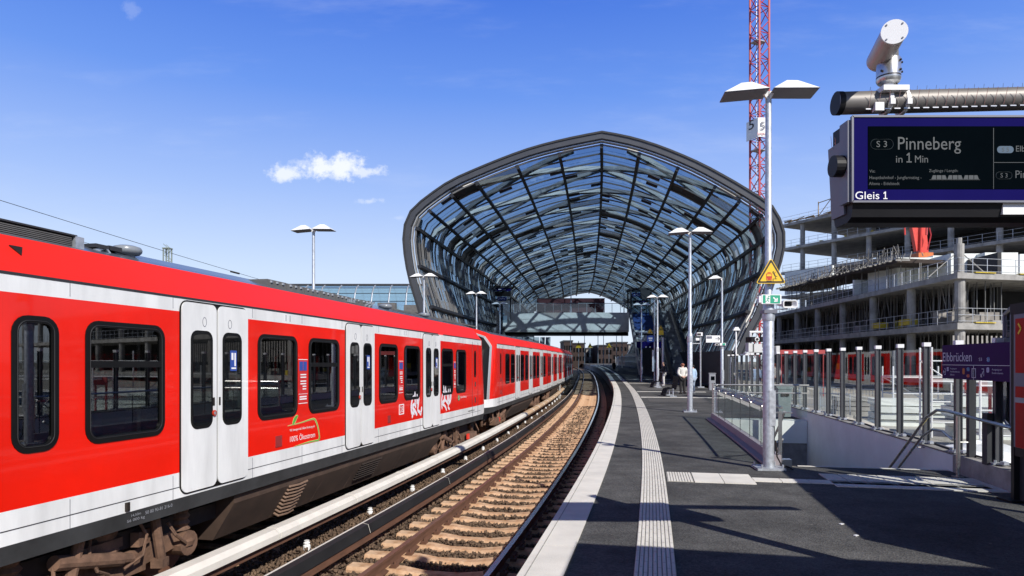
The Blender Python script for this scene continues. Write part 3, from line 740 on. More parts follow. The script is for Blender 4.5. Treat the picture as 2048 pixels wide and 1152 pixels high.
for i in range(5): mb.beam(TA(uV(690, .4) - i * .07, -.392, 2.74), TA(uV(690, .4) - i * .07 - .04, -.392, 2.74), .01, .06, 1)
mb.beam(TA(uV(725, .4), -.4, 2.70), TA(uV(738, .4), -.4, 2.81), .03, .03, 1); mb.beam(TA(uV(733, .4), -.4, 2.70), TA(uV(745, .4), -.4, 2.81), .03, .03, 1)
obj('roof_box', mb, [RIB, GALV], ca)
mb = MB(); mb.beam(TA(uV(750, 1.0), -1.0, 2.81), TA(uV(930, 1.0), -1.0, 2.81), .7, .04); mb.obox(TA(uV(880, .7), -.7, 2.78), DA * .5, PERA * .2, Z * .035); obj('roof_walkway', mb, RIB, ca)
# red triangle recess, marks
mb = MB(); c = TA(uA(68), -.17, 2.515); nrm = (PERA * .78 + Z * .62).normalized(); up = Z * .78 - PERA * .62
mb.prism([(-.06, .05), (.06, .05), (0, -.05)], c + nrm * .0, RDA, up, nrm * .012); obj('marker_triangle', mb, SBLK, ca)
mb = MB(); mb.box(TA(uA(254), .006, .06), (.03, .05, .09), 0); mb.box(TA(uA(557), .004, .42), (.012, .16, .16), -math.atan(MA), 1); mb.box(TA(uA(778), .004, .42), (.012, .14, .15), -math.atan(MA), 1); obj('hatch', mb, [SBLK, mat('hatch_red', (.30, .03, .03), .5)], ca, split=True)
for (px, w) in ((606, .30), (802, .27), (909.5, .20)):
    st = MB(); c = uA(px); plateA(st, c - w * .42, c + w * .42, .93, 1.60, .01, .003, .01); so = obj('sticker', st, mat('sticker_red', (.62, .03, .03), .5), ca, label='tall red notice with two blue squares')
    st = MB(); h = w * .42
    plateA(st, c - h * .85, c - h * .05, 1.43, 1.57, .004, .006, .01); plateA(st, c + h * .05, c + h * .85, 1.43, 1.57, .004, .006, .01); obj('notice_symbol', st, BLUE, so)
    st = MB()
    for z in (1.36, 1.32, 1.26, 1.22, 1.18, 1.14): plateA(st, c - h * .7, c + h * (.1 if z < 1.2 else .6), z, z + .018, .002, .006, .01)
    for z in (1.02, .985): plateA(st, c - h * .8, c + h * .8, z, z + .02, .002, .006, .01)
    for (zz0, zz1) in ((1.595, 1.605), (.925, .935), (1.07, 1.076)): plateA(st, c - h, c + h, zz0, zz1, .002, .006, .01)
    obj('notice_print', st, TXTW, so)
# green electricity slogan
text('100% Ökostrom', .080, TA(uA(579.5), .006, .375), RDA, Z, TXTW, ca, .73)
text('Wir bewegen die S-Bahn Hamburg mit', .037, TA(uA(578.8), .006, .53), RDA, Z, TXTW, ca, .73)
def curve_on(pts, wfun, name, m, parent, vout=.006):      # ribbon with changing width on the side wall, pts = (px-based u, z)
    mb = MB(); n = len(pts)
    for i in range(n - 1):
        (a, za), (b, zb) = pts[i], pts[i + 1]; p, q = TA(a, vout, za), TA(b, vout, zb); t_ = (q - p).normalized(); s_ = PERA.cross(t_)
        w0, w1 = wfun(i / (n - 1)), wfun((i + 1) / (n - 1))
        mb.quad(p + s_ * w0, p - s_ * w0, q - s_ * w1, q + s_ * w1)
    return obj(name, mb, m, parent)
def spl(pts, n=6):
    out = []
    for i in range(len(pts) - 1):
        p0, p1, p2, p3 = pts[max(i - 1, 0)], pts[i], pts[i + 1], pts[min(i + 2, len(pts) - 1)]
        for k in range(n):
            t_ = k / n; out.append(tuple(.5 * (2 * p1[j] + (p2[j] - p0[j]) * t_ + (2 * p0[j] - 5 * p1[j] + 4 * p2[j] - p3[j]) * t_ ** 2 + (3 * p1[j] - p0[j] - 3 * p2[j] + p3[j]) * t_ ** 3) for j in range(2)))
    return out + [pts[-1]]
uu = uA
top = spl([(uu(574.7), .62), (uu(600.8), .636), (uu(619), .662), (uu(627), .664), (uu(631), .63), (uu(635.5), .52), (uu(638.5), .37)])
CREAM = mat('cream_outline', (.80, .66, .28), .5, var=.05)
curve_on(top, lambda f: .005 + .014 * min(1, f * 1.6), 'slogan_outline', CREAM, ca, .0055)
curve_on(top, lambda f: .001 + .010 * min(1, f * 1.6), 'slogan_ribbon', GRN, ca, .0070)
bot = spl([(uu(638.5), .37), (uu(637.5), .32), (uu(634), .312), (uu(618), .316), (uu(601), .305), (uu(587), .295)])
curve_on(bot, lambda f: .022 * (1 - f) + .003, 'slogan_outline', CREAM, ca, .0055); curve_on(bot, lambda f: .016 * (1 - f) + .001, 'slogan_ribbon', GRN, ca, .0070)
leaf = spl([(uu(584.7), .63), (uu(587.5), .67), (uu(591), .72), (uu(595.6), .752)])
curve_on(leaf, lambda f: .006 + .036 * math.sin(f * 3.141) ** .8, 'slogan_outline', CREAM, ca, .0055); curve_on(leaf, lambda f: .001 + .031 * math.sin(f * 3.141) ** .8, 'slogan_leaf', GRN, ca, .0070)
# operator box, S logo, graffiti
mb = MB(); c = uA(803); w = .135
for a, b, z0, z1 in ((c - w, c + w, .465, .485), (c - w, c + w, .665, .685), (c - w, c - w + .02, .485, .665), (c + w - .02, c + w, .485, .665)): plateA(mb, a, b, z0, z1, .004, .006, .01)
lo = obj('logo_box', mb, TXTW, ca); text('DB', .125, TA(c + .085, .007, .512), RDA, Z, TXTW, lo, .17)
mb = MB(); mb.tube(TA(uA(917.5), .0, .62), TA(uA(917.5), .006, .62), .085, 18); lo = obj('round_logo', mb, mat('logo_green', (.05, .25, .08), .5), ca)
text('S', .11, TA(uA(917.5) + .036, .0075, .565), RDA, Z, TXTW, lo, .075); text('S-Bahn Hamburg', .065, TA(uA(920.5), .006, .60), RDA, Z, TXTW, ca, .58)
text('94 80 0490 216-8', .048, TA(uA(936), .004, .16), RDA, Z, SBLK, ca, .68)
text('50 80 90-81 216-0', .035, TA(uA(292), -.006, -.075), RDA, Z, GALV, ca, .40); text('14,50m', .028, TA(uA(264), -.006, -.06), RDA, Z, GALV, ca, .13); text('56 000 kg', .028, TA(uA(256), -.010, -.11), RDA, Z, GALV, ca, .24)
GRAF = mat('graffiti_white', (.80, .76, .80), .6, var=.05)
def graffiti(strokes, w):
    mb = MB()
    for st in strokes:
        pts = spl([(uA(x), z) for x, z in st], 5); n = len(pts)
        for i in range(n - 1):
            p, q = TA(pts[i][0], .006 + .0004 * (i % 2), pts[i][1]), TA(pts[i + 1][0], .006 + .0004 * (i % 2), pts[i + 1][1]); s_ = PERA.cross((q - p).normalized()) * w * (1.0 if 0 < i < n - 2 else .6)
            mb.quad(p + s_, p - s_, q - s_, q + s_)
    obj('graffiti', mb, GRAF, ca)
graffiti([[(823.5, .42), (822, .60), (825, .78), (829, .80), (830, .66), (824, .60), (829, .50), (834, .38)], [(829.5, .92), (830, .70), (831, .55)], [(834, .86), (834, .64), (837, .74), (838, .82), (836, .60), (835, .50), (839, .44), (842, .37)], [(843, .56), (842, .44), (839, .40)], [(824, .34), (826, .50), (828, .40)]], .038)
graffiti([[(884, .40), (883, .60), (885, .80), (888, .82), (888, .64), (884, .55), (890, .46), (893, .34)], [(887, 1.0), (888.5, .78), (890, .60)], [(891, .98), (891, .74), (893, .84), (894.5, .72), (895, .56)], [(897, .90), (896.5, .66), (898, .52), (901, .60), (902, .80)], [(900, .9), (899.5, .66), (896, .44), (899, .36)], [(886, .52), (890, .62), (896, .50)]], .034)
# buffer of frozen light grey lift points on the white band
mb = MB()
for px in (580, 812): 
    for a in (0, .11): mb.beam(TA(uA(px) + a, .003, 2.16), TA(uA(px) + a, .003, 2.25), .006, .008)
obj('lifting_mark', mb, SIDEG, ca)

mb = MB()
for px in (140, 346, 505, 604, 684, 757, 800, 841, 884):
    u = uA(px)
    mb.beam(TA(u, .0005, .0), TA(u, .0005, .27), .004, .006); mb.beam(TA(u, .0005, 2.15), TA(u, .0005, HC), .004, .006)
obj('panel_seam', mb, SIDEG, ca, kind='stuff')
# ================================================================== the glass hall
YF, YB = 42.0, 141.0
def front_az(px, py):
    k = (px - CX) / F; a_ = heading(YF); c, s = math.cos(a_), math.sin(a_)
    a = (YF * k - edgeX(YF)) / (c + k * s); y = YF - a * s
    return a, EYE - (py - HZ) / F * y
OUT = [(864, 705), (848, 650), (836, 610), (818, 548), (809, 484), (813.7, 444), (827, 420), (855, 396), (900, 365), (952, 341), (1018.7, 314), (1073, 295.6), (1140, 279), (1204, 266.5),
       (1259, 277), (1320, 295.6), (1393, 326), (1453.6, 358), (1502, 387), (1545, 417), (1561, 450.6), (1567.5, 481), (1560, 523.6), (1541, 580), (1522.6, 629.5), (1504, 664), (1482, 712)]
raw = [front_az(*q) for q in OUT]
def resample(pts, n):
    # smooth on each side of the sharp ridge
    ap = max(range(len(pts)), key=lambda i: pts[i][1])
    L, Rr = spl(pts[:ap + 1], 8), spl(pts[ap:], 8)
    def rs(q, m):
        d = [0]
        for i in range(1, len(q)): d.append(d[-1] + math.dist(q[i], q[i - 1]))
        t_ = np.linspace(0, d[-1], m); return list(zip(np.interp(t_, d, [x[0] for x in q]), np.interp(t_, d, [x[1] for x in q])))
    return rs(L, n // 2 + 1)[:-1] + rs(Rr, n // 2 + 1)
NS = 48
outl = resample(raw, NS)
def inset(pts, w):
    r = []
    for i, p in enumerate(pts):
        q0, q1 = pts[max(i - 1, 0)], pts[min(i + 1, len(pts) - 1)]; tx, ty = q1[0] - q0[0], q1[1] - q0[1]; l = math.hypot(tx, ty)
        r.append((p[0] + ty / l * w, p[1] - tx / l * w))
    return r
ring_in = inset(outl, .40); gl_sec = inset(outl, .62); ex_sec = inset(outl, .42)
def hp(sec, p): return [off(p, a, z) for a, z in sec]
hall = thing('station_hall', 'long arched glass and steel station hall spanning both tracks with a grey front arch', 'station hall', off(YF, -2, 0))
mb = MB()
mb.sweep([hp(outl, YF - .25), hp(outl, YF + .15), hp(ring_in, YF + .15), hp(ring_in, YF - .25), hp(outl, YF - .25)])
i2, i3 = inset(outl, .46), inset(outl, .52)
mb.sweep([hp(i2, YF), hp(i2, YF + .3), hp(i3, YF + .3), hp(i3, YF), hp(i2, YF)], mi=1)
lip = inset(outl, -.06); lp2 = inset(outl, .06)
mb.sweep([hp(lip, YF - .32), hp(lip, YF + .2), hp(lp2, YF + .2), hp(lp2, YF - .32), hp(lip, YF - .32)], mi=2)
obj('front_arch', mb, [RINGM, BARM, DKST], hall)
mb = MB(); mb.sweep([hp(outl, YB - .3), hp(outl, YB + .3), hp(gl_sec, YB + .3), hp(gl_sec, YB - .3), hp(outl, YB - .3)]); obj('rear_arch', mb, RINGM, hall)
psH = frange(YF + .1, YB, 4.0)
# longitudinal ribs at chosen section indices
ribi = sorted(set([3, 6, 9, 11, 13, 15, 18, 21, 24, 27, 30, 33, 35, 37, 39, 42, 45]))
for i in ribi:
    (a, z), (a2, z2) = gl_sec[i], inset(gl_sec, .30)[i]
    q0, q1 = gl_sec[max(i - 1, 0)], gl_sec[min(i + 1, NS)]; l = math.dist(q0, q1); tx, ty = (q1[0] - q0[0]) / l * .10, (q1[1] - q0[1]) / l * .10
    mb = MB(); mb.sweep([[off(p, a - tx, z - ty), off(p, a + tx, z + ty), off(p, a2 + tx, z2 + ty), off(p, a2 - tx, z2 - ty)] for p in psH], closed=True, caps=True); obj('rib', mb, RIBM, hall)
# glazing: one strip of panes between two ribs, with bars and vents
rnd = random.Random(4)
FARB = MB(); SLAT = MB(); JNT = MB()
edges_i = [0] + ribi + [NS]
rows_p = []; p = YF + .2
while p < YB: rows_p.append(p); p += 1.78
for j in range(len(edges_i) - 1):
    i0, i1 = edges_i[j], edges_i[j + 1]; mid = (i0 + i1) / 2; wall = mid < 8.5 or mid > 39.5; lowwall = mid < 5 or mid > 43
    pan = MB(); vents = MB(); pin = inset(gl_sec, .09)
    for r in range(len(rows_p) - 1):
        p0, p1 = rows_p[r], rows_p[r + 1]
        sub = 4 if wall else 1
        for s in range(sub):
            a, b = p0 + (p1 - p0) * s / sub, p0 + (p1 - p0) * (s + 1) / sub
            x = rnd.random(); pf = (.55 if lowwall else .35 if wall else .07); pd = (.24 if wall else .05)
            mi = 1 if x < pf else (2 if x < pf + pd else 0)
            for i in range(i0, i1):
                if wall:
                    x = rnd.random(); mi = 1 if x < pf else (2 if x < pf + pd else 0)
                pan.quad(off(a, *gl_sec[i]), off(a, *gl_sec[i + 1]), off(b, *gl_sec[i + 1]), off(b, *gl_sec[i]), mi)
            if wall and rnd.random() < .65 and r < 40:
                w = .05
                for i in range(i0, i1): SLAT.quad(off(a, *pin[i]), off(a, *pin[i + 1]), off(a + w, *pin[i + 1]), off(a + w, *pin[i]))
        bars = MB() if r < 5 else FARB
        for i in range(i0, i1):                                # purlin, a flat bar below the glass
            bars.quad(off(p0 - .05, *pin[i]), off(p0 - .05, *pin[i + 1]), off(p0 + .05, *pin[i + 1]), off(p0 + .05, *pin[i]), 0)
            bars.quad(off(p0 + .05, *pin[i]), off(p0 + .05, *pin[i + 1]), off(p0 + .05, *gl_sec[i + 1]), off(p0 + .05, *gl_sec[i]), 1)
            bars.quad(off(p0 - .05, *pin[i]), off(p0 - .05, *pin[i + 1]), off(p0 - .05, *gl_sec[i + 1]), off(p0 - .05, *gl_sec[i]), 2)
        pm = (p0 + p1) / 2
        for i in range(i0, i1):                                # thin joint between two panes of the row
            JNT.quad(off(pm - .025, *pin[i]), off(pm - .025, *pin[i + 1]), off(pm + .025, *pin[i + 1]), off(pm + .025, *pin[i]))
        if r < 5: obj('purlin', bars, [BARM, RIBM, BARG], hall)
        if not wall:
            # half-open vent flaps along part of the bay
            for i in range(i0, i1):
                if rnd.random() < .12:
                    vents.quad(off(p0 + .08, *pin[i]), off(p0 + .08, *pin[i + 1]), off(p0 + .42, *inset(gl_sec, .20)[i + 1]), off(p0 + .42, *inset(gl_sec, .20)[i]))
    obj('glazing', pan, [HGL, HFR, HDK], hall)
    if vents.v: obj('vent_flap', vents, HDK, hall, kind='stuff')
obj('purlin', FARB, [BARM, RIBM, BARG], hall, kind='stuff'); obj('pane_joint', JNT, RIBM, hall, kind='stuff'); obj('wall_slat', SLAT, BARM, hall, kind='stuff')
# outer diagonal arches
ex_in = inset(outl, .52); ex_out = inset(outl, .24); n = len(outl)
k = 0
for sgn in (1, -1):
    for y0 in range(-4, 19):
        pc_ = YF + y0 * 6.6
        mb = MB(); rows = []
        for i in range(n):
            f = i / (n - 1) - .5; p = pc_ + sgn * f * 26.0
            if p < YF + .6 or p > YB - .6:
                if rows and len(rows) > 2: mb.sweep(rows, closed=True, caps=True)
                rows = []; continue
            rows.append([off(p - .27, *ex_out[i]), off(p + .27, *ex_out[i]), off(p + .27, *ex_in[i]), off(p - .27, *ex_in[i])])
        if len(rows) > 2: mb.sweep(rows, closed=True, caps=True)
        if mb.v: obj('diagonal_arch', mb, ARCHM, hall)
# hall floor plinths
for (i, s) in ((0, -1), (NS, 1)):
    a, z = gl_sec[i]
    mb = MB(); mb.sweep([[off(p, a - .4, -1.5), off(p, a + .4, -1.5), off(p, a + .4, z + .1), off(p, a - .4, z + .1)] for p in psH], closed=True, caps=True); obj('plinth', mb, DKST, hall)

# ---- concourse bridge
YC = 80.0
xl, xr = P(1006, 640, YC).x, P(1258, 640, YC).x
zb, zt = P(0, 664, YC).z, P(0, 625, YC).z
br = thing('concourse_bridge', 'pale concrete footbridge crossing inside the hall above both tracks', 'footbridge', ((xl + xr) / 2, YC, 0))
ax = (xr - xl)
mb = MB(); mb.prism([(0, zb + .22), (0, zt), (4.5, zt), (4.5, zb + .2), (3.6, zb), (.1, zb)], (xl, YC, 0), (0, 1, 0), Z, (ax, 0, 0)); obj('deck', mb, mat('pale_concrete', (.86, .84, .77), .8, var=.2, scale=1.5), br)
mb = MB(); mb.box(((xl + xr) / 2, YC + 2, zb - .12), (ax, 3.2, .2)); mb.box(((xl + xr) / 2, YC + .6, zb - .25), (ax, .4, .4)); obj('under_beam', mb, BLK, br)
mb = MB(); 
for k in range(16): x = xl + ax * k / 15; mb.box((x, YC + .15, zt + .55), (.05, .05, 1.1))
mb.tube((xl, YC + .15, zt + 1.12), (xr, YC + .15, zt + 1.12), .04, 6); obj('railing_frame', mb, GALV, br)
mb = MB(); mb.quad((xl, YC + .12, zt + .06), (xr, YC + .12, zt + .06), (xr, YC + .12, zt + 1.05), (xl, YC + .12, zt + 1.05)); obj('railing_glass', mb, FGL, br)
mb = MB()
for x_ in (1040, 1142, 1248): q = P(x_, 600, YC + 3); mb.tube((q.x, q.y, zt), (q.x, q.y, P(0, 556, YC + 3).z), .06, 8)
obj('light_mast', mb, GALV, br, split=True)
# left lift tower and info boards, right lift tower
def tower(px0, px1, py0, py1, Y, label, boards):
    a, b = P(px0, py1, Y), P(px1, py0, Y); t = thing('lift_tower', label, 'lift tower', (a.x, Y, 0)); mb = MB(); w = b.x - a.x; dz = b.z - a.z
    for x in (a.x, b.x): 
        for y in (Y, Y + 2.2): mb.box((x, y, (b.z + zt) / 2 - (zt - a.z) / 2), (.16, .16, dz))
    mb.box(((a.x + b.x) / 2, Y + 1.1, b.z), (w + .3, 2.6, .22)); mb.box(((a.x + b.x) / 2, Y + 1.1, b.z - dz * .38), (w, 2.2, .14)); obj('frame', mb, DKST, t)
    mb = MB(); mb.quad((a.x, Y + .05, a.z), (b.x, Y + .05, a.z), (b.x, Y + .05, b.z), (a.x, Y + .05, b.z)); obj('glass', mb, HGL, t)
    for (x0, x1, y0, y1, c) in boards:
        p, q = P(x0, y1, Y - .3), P(x1, y0, Y - .3); mb = MB(); mb.box(((p.x + q.x) / 2, Y - .25, (p.z + q.z) / 2), (q.x - p.x, .14, q.z - p.z)); bo = obj('board', mb, c, t)
        if c is BLUE or c is NAVY:
            mb = MB(); nn_ = 5
            for k in range(nn_): xx = p.x + (q.x - p.x) * (.12 + .16 * k); mb.box((xx, Y - .335, (p.z + q.z) / 2 + (q.z - p.z) * (.12 if k % 2 else -.08)), ((q.x - p.x) * .10, .02, (q.z - p.z) * .22))
            obj('board_print', mb, TXTW, bo)
tower(983, 1021, 574, 640, YC - .4, 'dark lift tower with blue boards above the left escalators', [(966, 1022, 577, 582, NAVY), (987, 1021, 583, 592, BLK), (995, 1013, 594, 601, BLUE)])
tower(1262, 1300, 578, 640, YC - .4, 'glazed lift tower with a blue board above the blue stairs', [(1264, 1280, 586, 593, BLUE), (1271, 1292, 602, 607, NAVY), (1281, 1300, 580, 598, DKST)])
# ---- stairs with blue risers (right), climbing away from us
def flight(name, label, cat, px0, px1, pyb, pxt0, pxt1, Y0, Y1, z0, z1, nst, mats, zones, esc=False, group=None):
    A, B = P(px0, pyb, Y0), P(px1, pyb, Y0); A.z = B.z = z0; C_, D_ = P(pxt0, 600, Y1), P(pxt1, 600, Y1)
    t = thing(name, label, cat, ((A.x + B.x) / 2, Y0, z0), group)
    st = MB()
    for k in range(nst):
        f0, f1 = k / nst, (k + 1) / nst
        l0, r0 = A.lerp(C_, f0), B.lerp(D_, f0); l1, r1 = A.lerp(C_, f1), B.lerp(D_, f1); za, zb_ = z0 + (z1 - z0) * f0, z0 + (z1 - z0) * f1
        mi = next(m for lim, m in zones if f0 < lim)
        st.quad((l0.x, l0.y, za), (r0.x, r0.y, za), (r0.x, r0.y, zb_), (l0.x, l0.y, zb_), mi); st.quad((l0.x, l0.y, zb_), (r0.x, r0.y, zb_), (r1.x, r1.y, zb_), (l1.x, l1.y, zb_), 0)
    obj('steps', st, mats, t)
    for (b0, b1, s) in ((A, C_, -1), (B, D_, 1)):
        mb = MB(); th = .16 if esc else .10; hh = .95 if esc else .55
        p, q = Vector((b0.x + s * th, b0.y, z0)), Vector((b1.x + s * th, b1.y, z1))
        mb.prism([(0, -.5), (0, hh)], p, Vector((0, 0, 0)), Z, Vector((0, 0, 0))) if False else None
        for w in (0,):
            vs = [p + Z * -.4, p + Z * hh, q + Z * hh, q + Z * -.4]; o_ = Vector((s * th * 1.6, 0, 0)); mb.add(vs + [v + o_ for v in vs], [(0, 1, 2, 3), (7, 6, 5, 4), (0, 4, 5, 1), (1, 5, 6, 2), (2, 6, 7, 3), (3, 7, 4, 0)])
        obj('balustrade', mb, DKST if esc else PARA, t)
        if not esc:
            mb = MB(); mb.tube(p + Z * 1.0, q + Z * 1.0, .03, 6); mb.quad(p + Z * .5, q + Z * .5, q + Z * .98, p + Z * .98, 1); obj('handrail', mb, [STNL, PGL], t)
    return t
BLUR = mat('stair_blue', (.008, .018, .075), .6, col2=(.03, .11, .42), scale=3, stretch=(.5, 1, 5))
STEP = mat('stair_dark', (.05, .05, .052), .8, var=.3); STEPW = mat('stair_white', (.72, .72, .70), .7, var=.2)
YS = 66.0
flight('staircase', 'wide stairs with dark lower, white middle and blue upper risers climbing to the bridge', 'staircase', 1284, 1330, 752, 1262, 1302, YS, YC + .5, .25, zt, 34, [STEP, STEP, STEPW, BLUR], [(.40, 1), (.56, 2), (.60, 1), (.66, 2), (1.1, 3)])
ESC = mat('escalator_step', (.30, .30, .31), .45, metal=.5, var=.5, scale=1.5)
flight('escalator', 'dark escalator right of the blue stairs climbing to the bridge', 'escalator', 1355, 1384, 738, 1322, 1338, 56, 78, -.2, zt, 44, [ESC], [(2, 0)], True, 'escalators up to the bridge')
flight('escalator', 'left escalator of the pair rising behind the train', 'escalator', 936, 962, 740, 957, 968, 56, 78, -.2, zt, 44, [ESC], [(2, 0)], True, 'escalators up to the bridge')
flight('escalator', 'right escalator of the pair behind the train, next to the bridge end', 'escalator', 976, 996, 740, 988, 998, 56, 78, -.2, zt, 44, [ESC], [(2, 0)], True, 'escalators up to the bridge')
# white wedge columns under the bridge
for k in range(6):
    a = P(1036 + k * 11.5, 690, 92); a.z = 0; t = MB()
    t.prism([(-.32, 0), (.32, 0), (.55, 5.2), (-.12, 5.2)], (a.x, 92, -.2), (1, 0, 0), Z, (0, .4, 0)); o = obj('wedge_column', t, WPL, loc=(a.x, 92, 0))
    tag(o, ['first', 'second', 'third', 'fourth', 'fifth', 'sixth'][k] + ' white wedge column from the left under the bridge', 'column', 'white wedge columns under the bridge')
# far things seen through the hall
yr = YC + 4.2; a, b_ = P(1074, 640, yr), P(1209, 597.5, yr); t = thing('clad_wall', 'long dark red clad wall standing on the footbridge deck', 'wall', ((a.x + b_.x) / 2, yr, zt)); mb = MB()
mb.box(((a.x + b_.x) / 2, yr, (b_.z + zt) / 2), (b_.x - a.x, .3, b_.z - zt)); w_ = obj('panel', mb, DKRED, t)
mb = MB(); mb.box(((a.x + b_.x) / 2, yr, b_.z + .03), (b_.x - a.x + .1, .36, .06)); obj('coping', mb, DKST, t)
fb = [(1128, 1146, 683, 190), (1146, 1171, 688, 200), (1173, 1197, 698, 210), (1197, 1226, 692, 195), (1226, 1256, 686, 205), (1258, 1284, 690, 215)]
nm = ['narrow dark brick block at the left end of the far skyline', 'brick block with lit gable second from left on the skyline', 'low brick block in the middle of the far skyline', 'taller dark brick block right of the skyline middle', 'brown brick block behind the far lamp posts', 'far brick block beside the stair side wall']
for i, (x0, x1, y0, Y) in enumerate(fb):
    a, b_ = P(x0, 0, Y), P(x1, y0, Y); t = thing('brick_building', nm[i], 'building', (a.x, Y, -2), 'far brick blocks'); mb = MB()
    mb.box(((a.x + b_.x) / 2, Y + 8, (b_.z - 2) / 2), (b_.x - a.x - .05, 14, b_.z + 2)); obj('wall', mb, [BRICK, CONCD][i % 3 == 2], t)
    mb = MB(); mb.box(((a.x + b_.x) / 2, Y + 8, b_.z + .2), (b_.x - a.x + .3, 14.4, .4)); obj('roof', mb, DKST, t)
    mb = MB()
    for r in range(2):
        for k in range(4): mb.box((a.x + (b_.x - a.x) * (k + .5) / 4, Y + .96, b_.z - 1.8 - r * 2.6), ((b_.x - a.x) * .12, .1, 1.3))
    obj('window', mb, TGL, t, kind='stuff')
# far platform fence
def railing(name, label, cat, pts, h, npost, m, n2=2, group=None, pickets=0):
    t = thing(name, label, cat, pts[0], group); mb = MB()
    L = len(pts) - 1
    for i in range(npost + 1):
        f = i / npost * L; k = min(int(f), L - 1); q = Vector(pts[k]).lerp(Vector(pts[k + 1]), f - k); mb.tube(q, q + Z * h, .03, 6)
    obj('post', mb, m, t, kind='stuff'); mb = MB()
    for j in range(n2): mb.pipe([Vector(q) + Z * (h * (1 - j / n2) - .02) for q in pts], .025, 6)
    obj('rail', mb, m, t)
    return t
railing('platform_fence', 'pale post fence along the far curve of the platform', 'fence', [off(p, 5.6) for p in frange(92, 150, 6)], 1.9, 60, GALV, 2)
# signal lamps of the far platform: thin posts
for i, px in enumerate((1157, 1180, 1218)):
    p0 = 96 + i * 9; q = offY(p0, 2.6 + i * .4); q = Vector((P(px, 0, q.y).x, q.y, 0)); t = thing('thin_post', ['left', 'middle', 'right'][i] + ' of the three thin posts with small yellow signs on the far platform', 'post', q, 'thin posts on the far platform')
    mb = MB(); mb.tube(q, q + Z * 4.6, .05, 6); obj('pole', mb, GALV, t); mb = MB(); zz = P(0, 691, q.y).z; mb.prism([(-.42, -.35), (.42, -.35), (0, .42)], q + Z * zz + Vector((0, -.08, 0)), (1, 0, 0), Z, (0, .04, 0)); obj('warning_sign', mb, YEL, t)

for i, (px, Yd, hh) in enumerate(((1141, 118, 6.5), (1169, 128, 7.5), (1196, 110, 6), (1207, 136, 8), (1233, 122, 6.5), (1244, 104, 5.5))):
    q = P(px, 0, Yd); q.z = ez(Yd); t = thing('far_lamp_post', 'slender far lamp post beyond the footbridge, ' + ('at the left end', 'second from the left', 'third from the left', 'fourth from the left', 'next to the last', 'last at the right')[i] + ' of its row', 'lamp post', q, 'slender lamp posts beyond the footbridge'); mb = MB()
    mb.tube(q, q + Z * hh, .07, 6); obj('pole', mb, GALV, t); mb = MB(); mb.prism([(-.8, .12), (0, -.05), (.8, .12), (.3, .3), (0, .1), (-.3, .3)], q + Z * hh, (1, 0, 0), Z, (0, .3, 0)); obj('lamp_head', mb, GALV, t)
# ---- glass tube walkway, far left
tw = thing('glass_walkway', 'blue glazed tubular walkway with curved ribs left of the hall', 'walkway', P(700, 610, 70)); yT = 70; x0, x1 = P(500, 0, yT).x, P(846, 0, yT).x
zc, rt = P(0, 621, yT).z, 2.9
def arc(x, r, n=9, full=False): return [Vector((x, yT + 2.6 - r * 1.0 * math.cos(math.pi * k / n) * .9, zc + r * math.sin(math.pi * k / n))) for k in range(n + 1)]
mb = MB(); xs = frange(x0, x1, 1.75)
mb.sweep([arc(x, rt) for x in xs]); obj('glazing', mb, TUB, tw)
for x in xs:
    mb = MB(); mb.pipe(arc(x, rt + .05), .07, 6); obj('rib', mb, GALV, tw)
mb = MB()
for k in range(1, 9): mb.tube(arc(x0, rt + .02)[k], arc(x1, rt + .02)[k], .035, 5)
obj('bar', mb, DKST, tw)
mb = MB(); mb.box(((x0 + x1) / 2, yT + 2.6, zc - .35), (x1 - x0, 5.4, .6)); mb.tube((x0, yT + 2.6, zc + rt + .1), (x1, yT + 2.6, zc + rt + .1), .14, 8); obj('deck', mb, DKST, tw)
mb = MB(); a, b_ = P(757, 622, yT - 1), P(792, 606, yT - 1); mb.box(((a.x + b_.x) / 2, yT - 1, (a.z + b_.z) / 2), (b_.x - a.x, 1, b_.z - a.z)); mb.box(((a.x + b_.x) / 2 + 2.6, yT - 1, a.z + .2), (1.6, .8, .8)); obj('plant_box', mb, RIB, tw)
mb = MB()
for x in frange(x0, x1, 8): mb.box((x, yT + 2.6, (zc - 4.6) / 2), (.7, .9, zc + 4.0))
obj('pier', mb, CONCD, tw)

# ================================================================== construction site
CB = Vector((32.0, 47.4, 0)); fd = Vector((.08, 1, 0)).normalized(); gd = Vector((4.29, 1, 0)).normalized()
bld = thing('concrete_shell', 'unfinished concrete building shell with stacked floor slabs, columns and props', 'building', CB)
def slab(c0, f, lf, gdir, lg, zt_, th, name='floor_slab', m=CONC):
    mb = MB(); c0 = Vector((c0.x, c0.y, 0)); c1, c2, c3 = c0 + f * lf, c0 + f * lf + gdir * lg, c0 + gdir * lg
    vs = [v + Z * (zt_ - th) for v in (c0, c1, c2, c3)] + [v + Z * zt_ for v in (c0, c1, c2, c3)]
    mb.add(vs, [(0, 1, 2, 3), (7, 6, 5, 4), (0, 4, 5, 1), (1, 5, 6, 2), (2, 6, 7, 3), (3, 7, 4, 0)]); obj(name, mb, m, bld)
ZA, ZBt = 8.05, 4.42
slab(CB, fd, 46, gd, 78, .35, .4); slab(CB, fd, 46, gd, 78, ZBt, .46); slab(CB, fd, 46, gd, 78, ZA, .42)
for i in range(7):
    for k in range(2):
        b0 = CB + fd * (.55 + i * 6.75) + gd * (.6 + k * 7.0)
        mb = MB(); 
        for (z0, z1) in ((-1, -.05), (.35, ZBt - .46), (ZBt, ZA - .42)): mb.tube(b0 + Z * z0, b0 + Z * z1, .33, 14)
        obj('column', mb, CONC, bld)
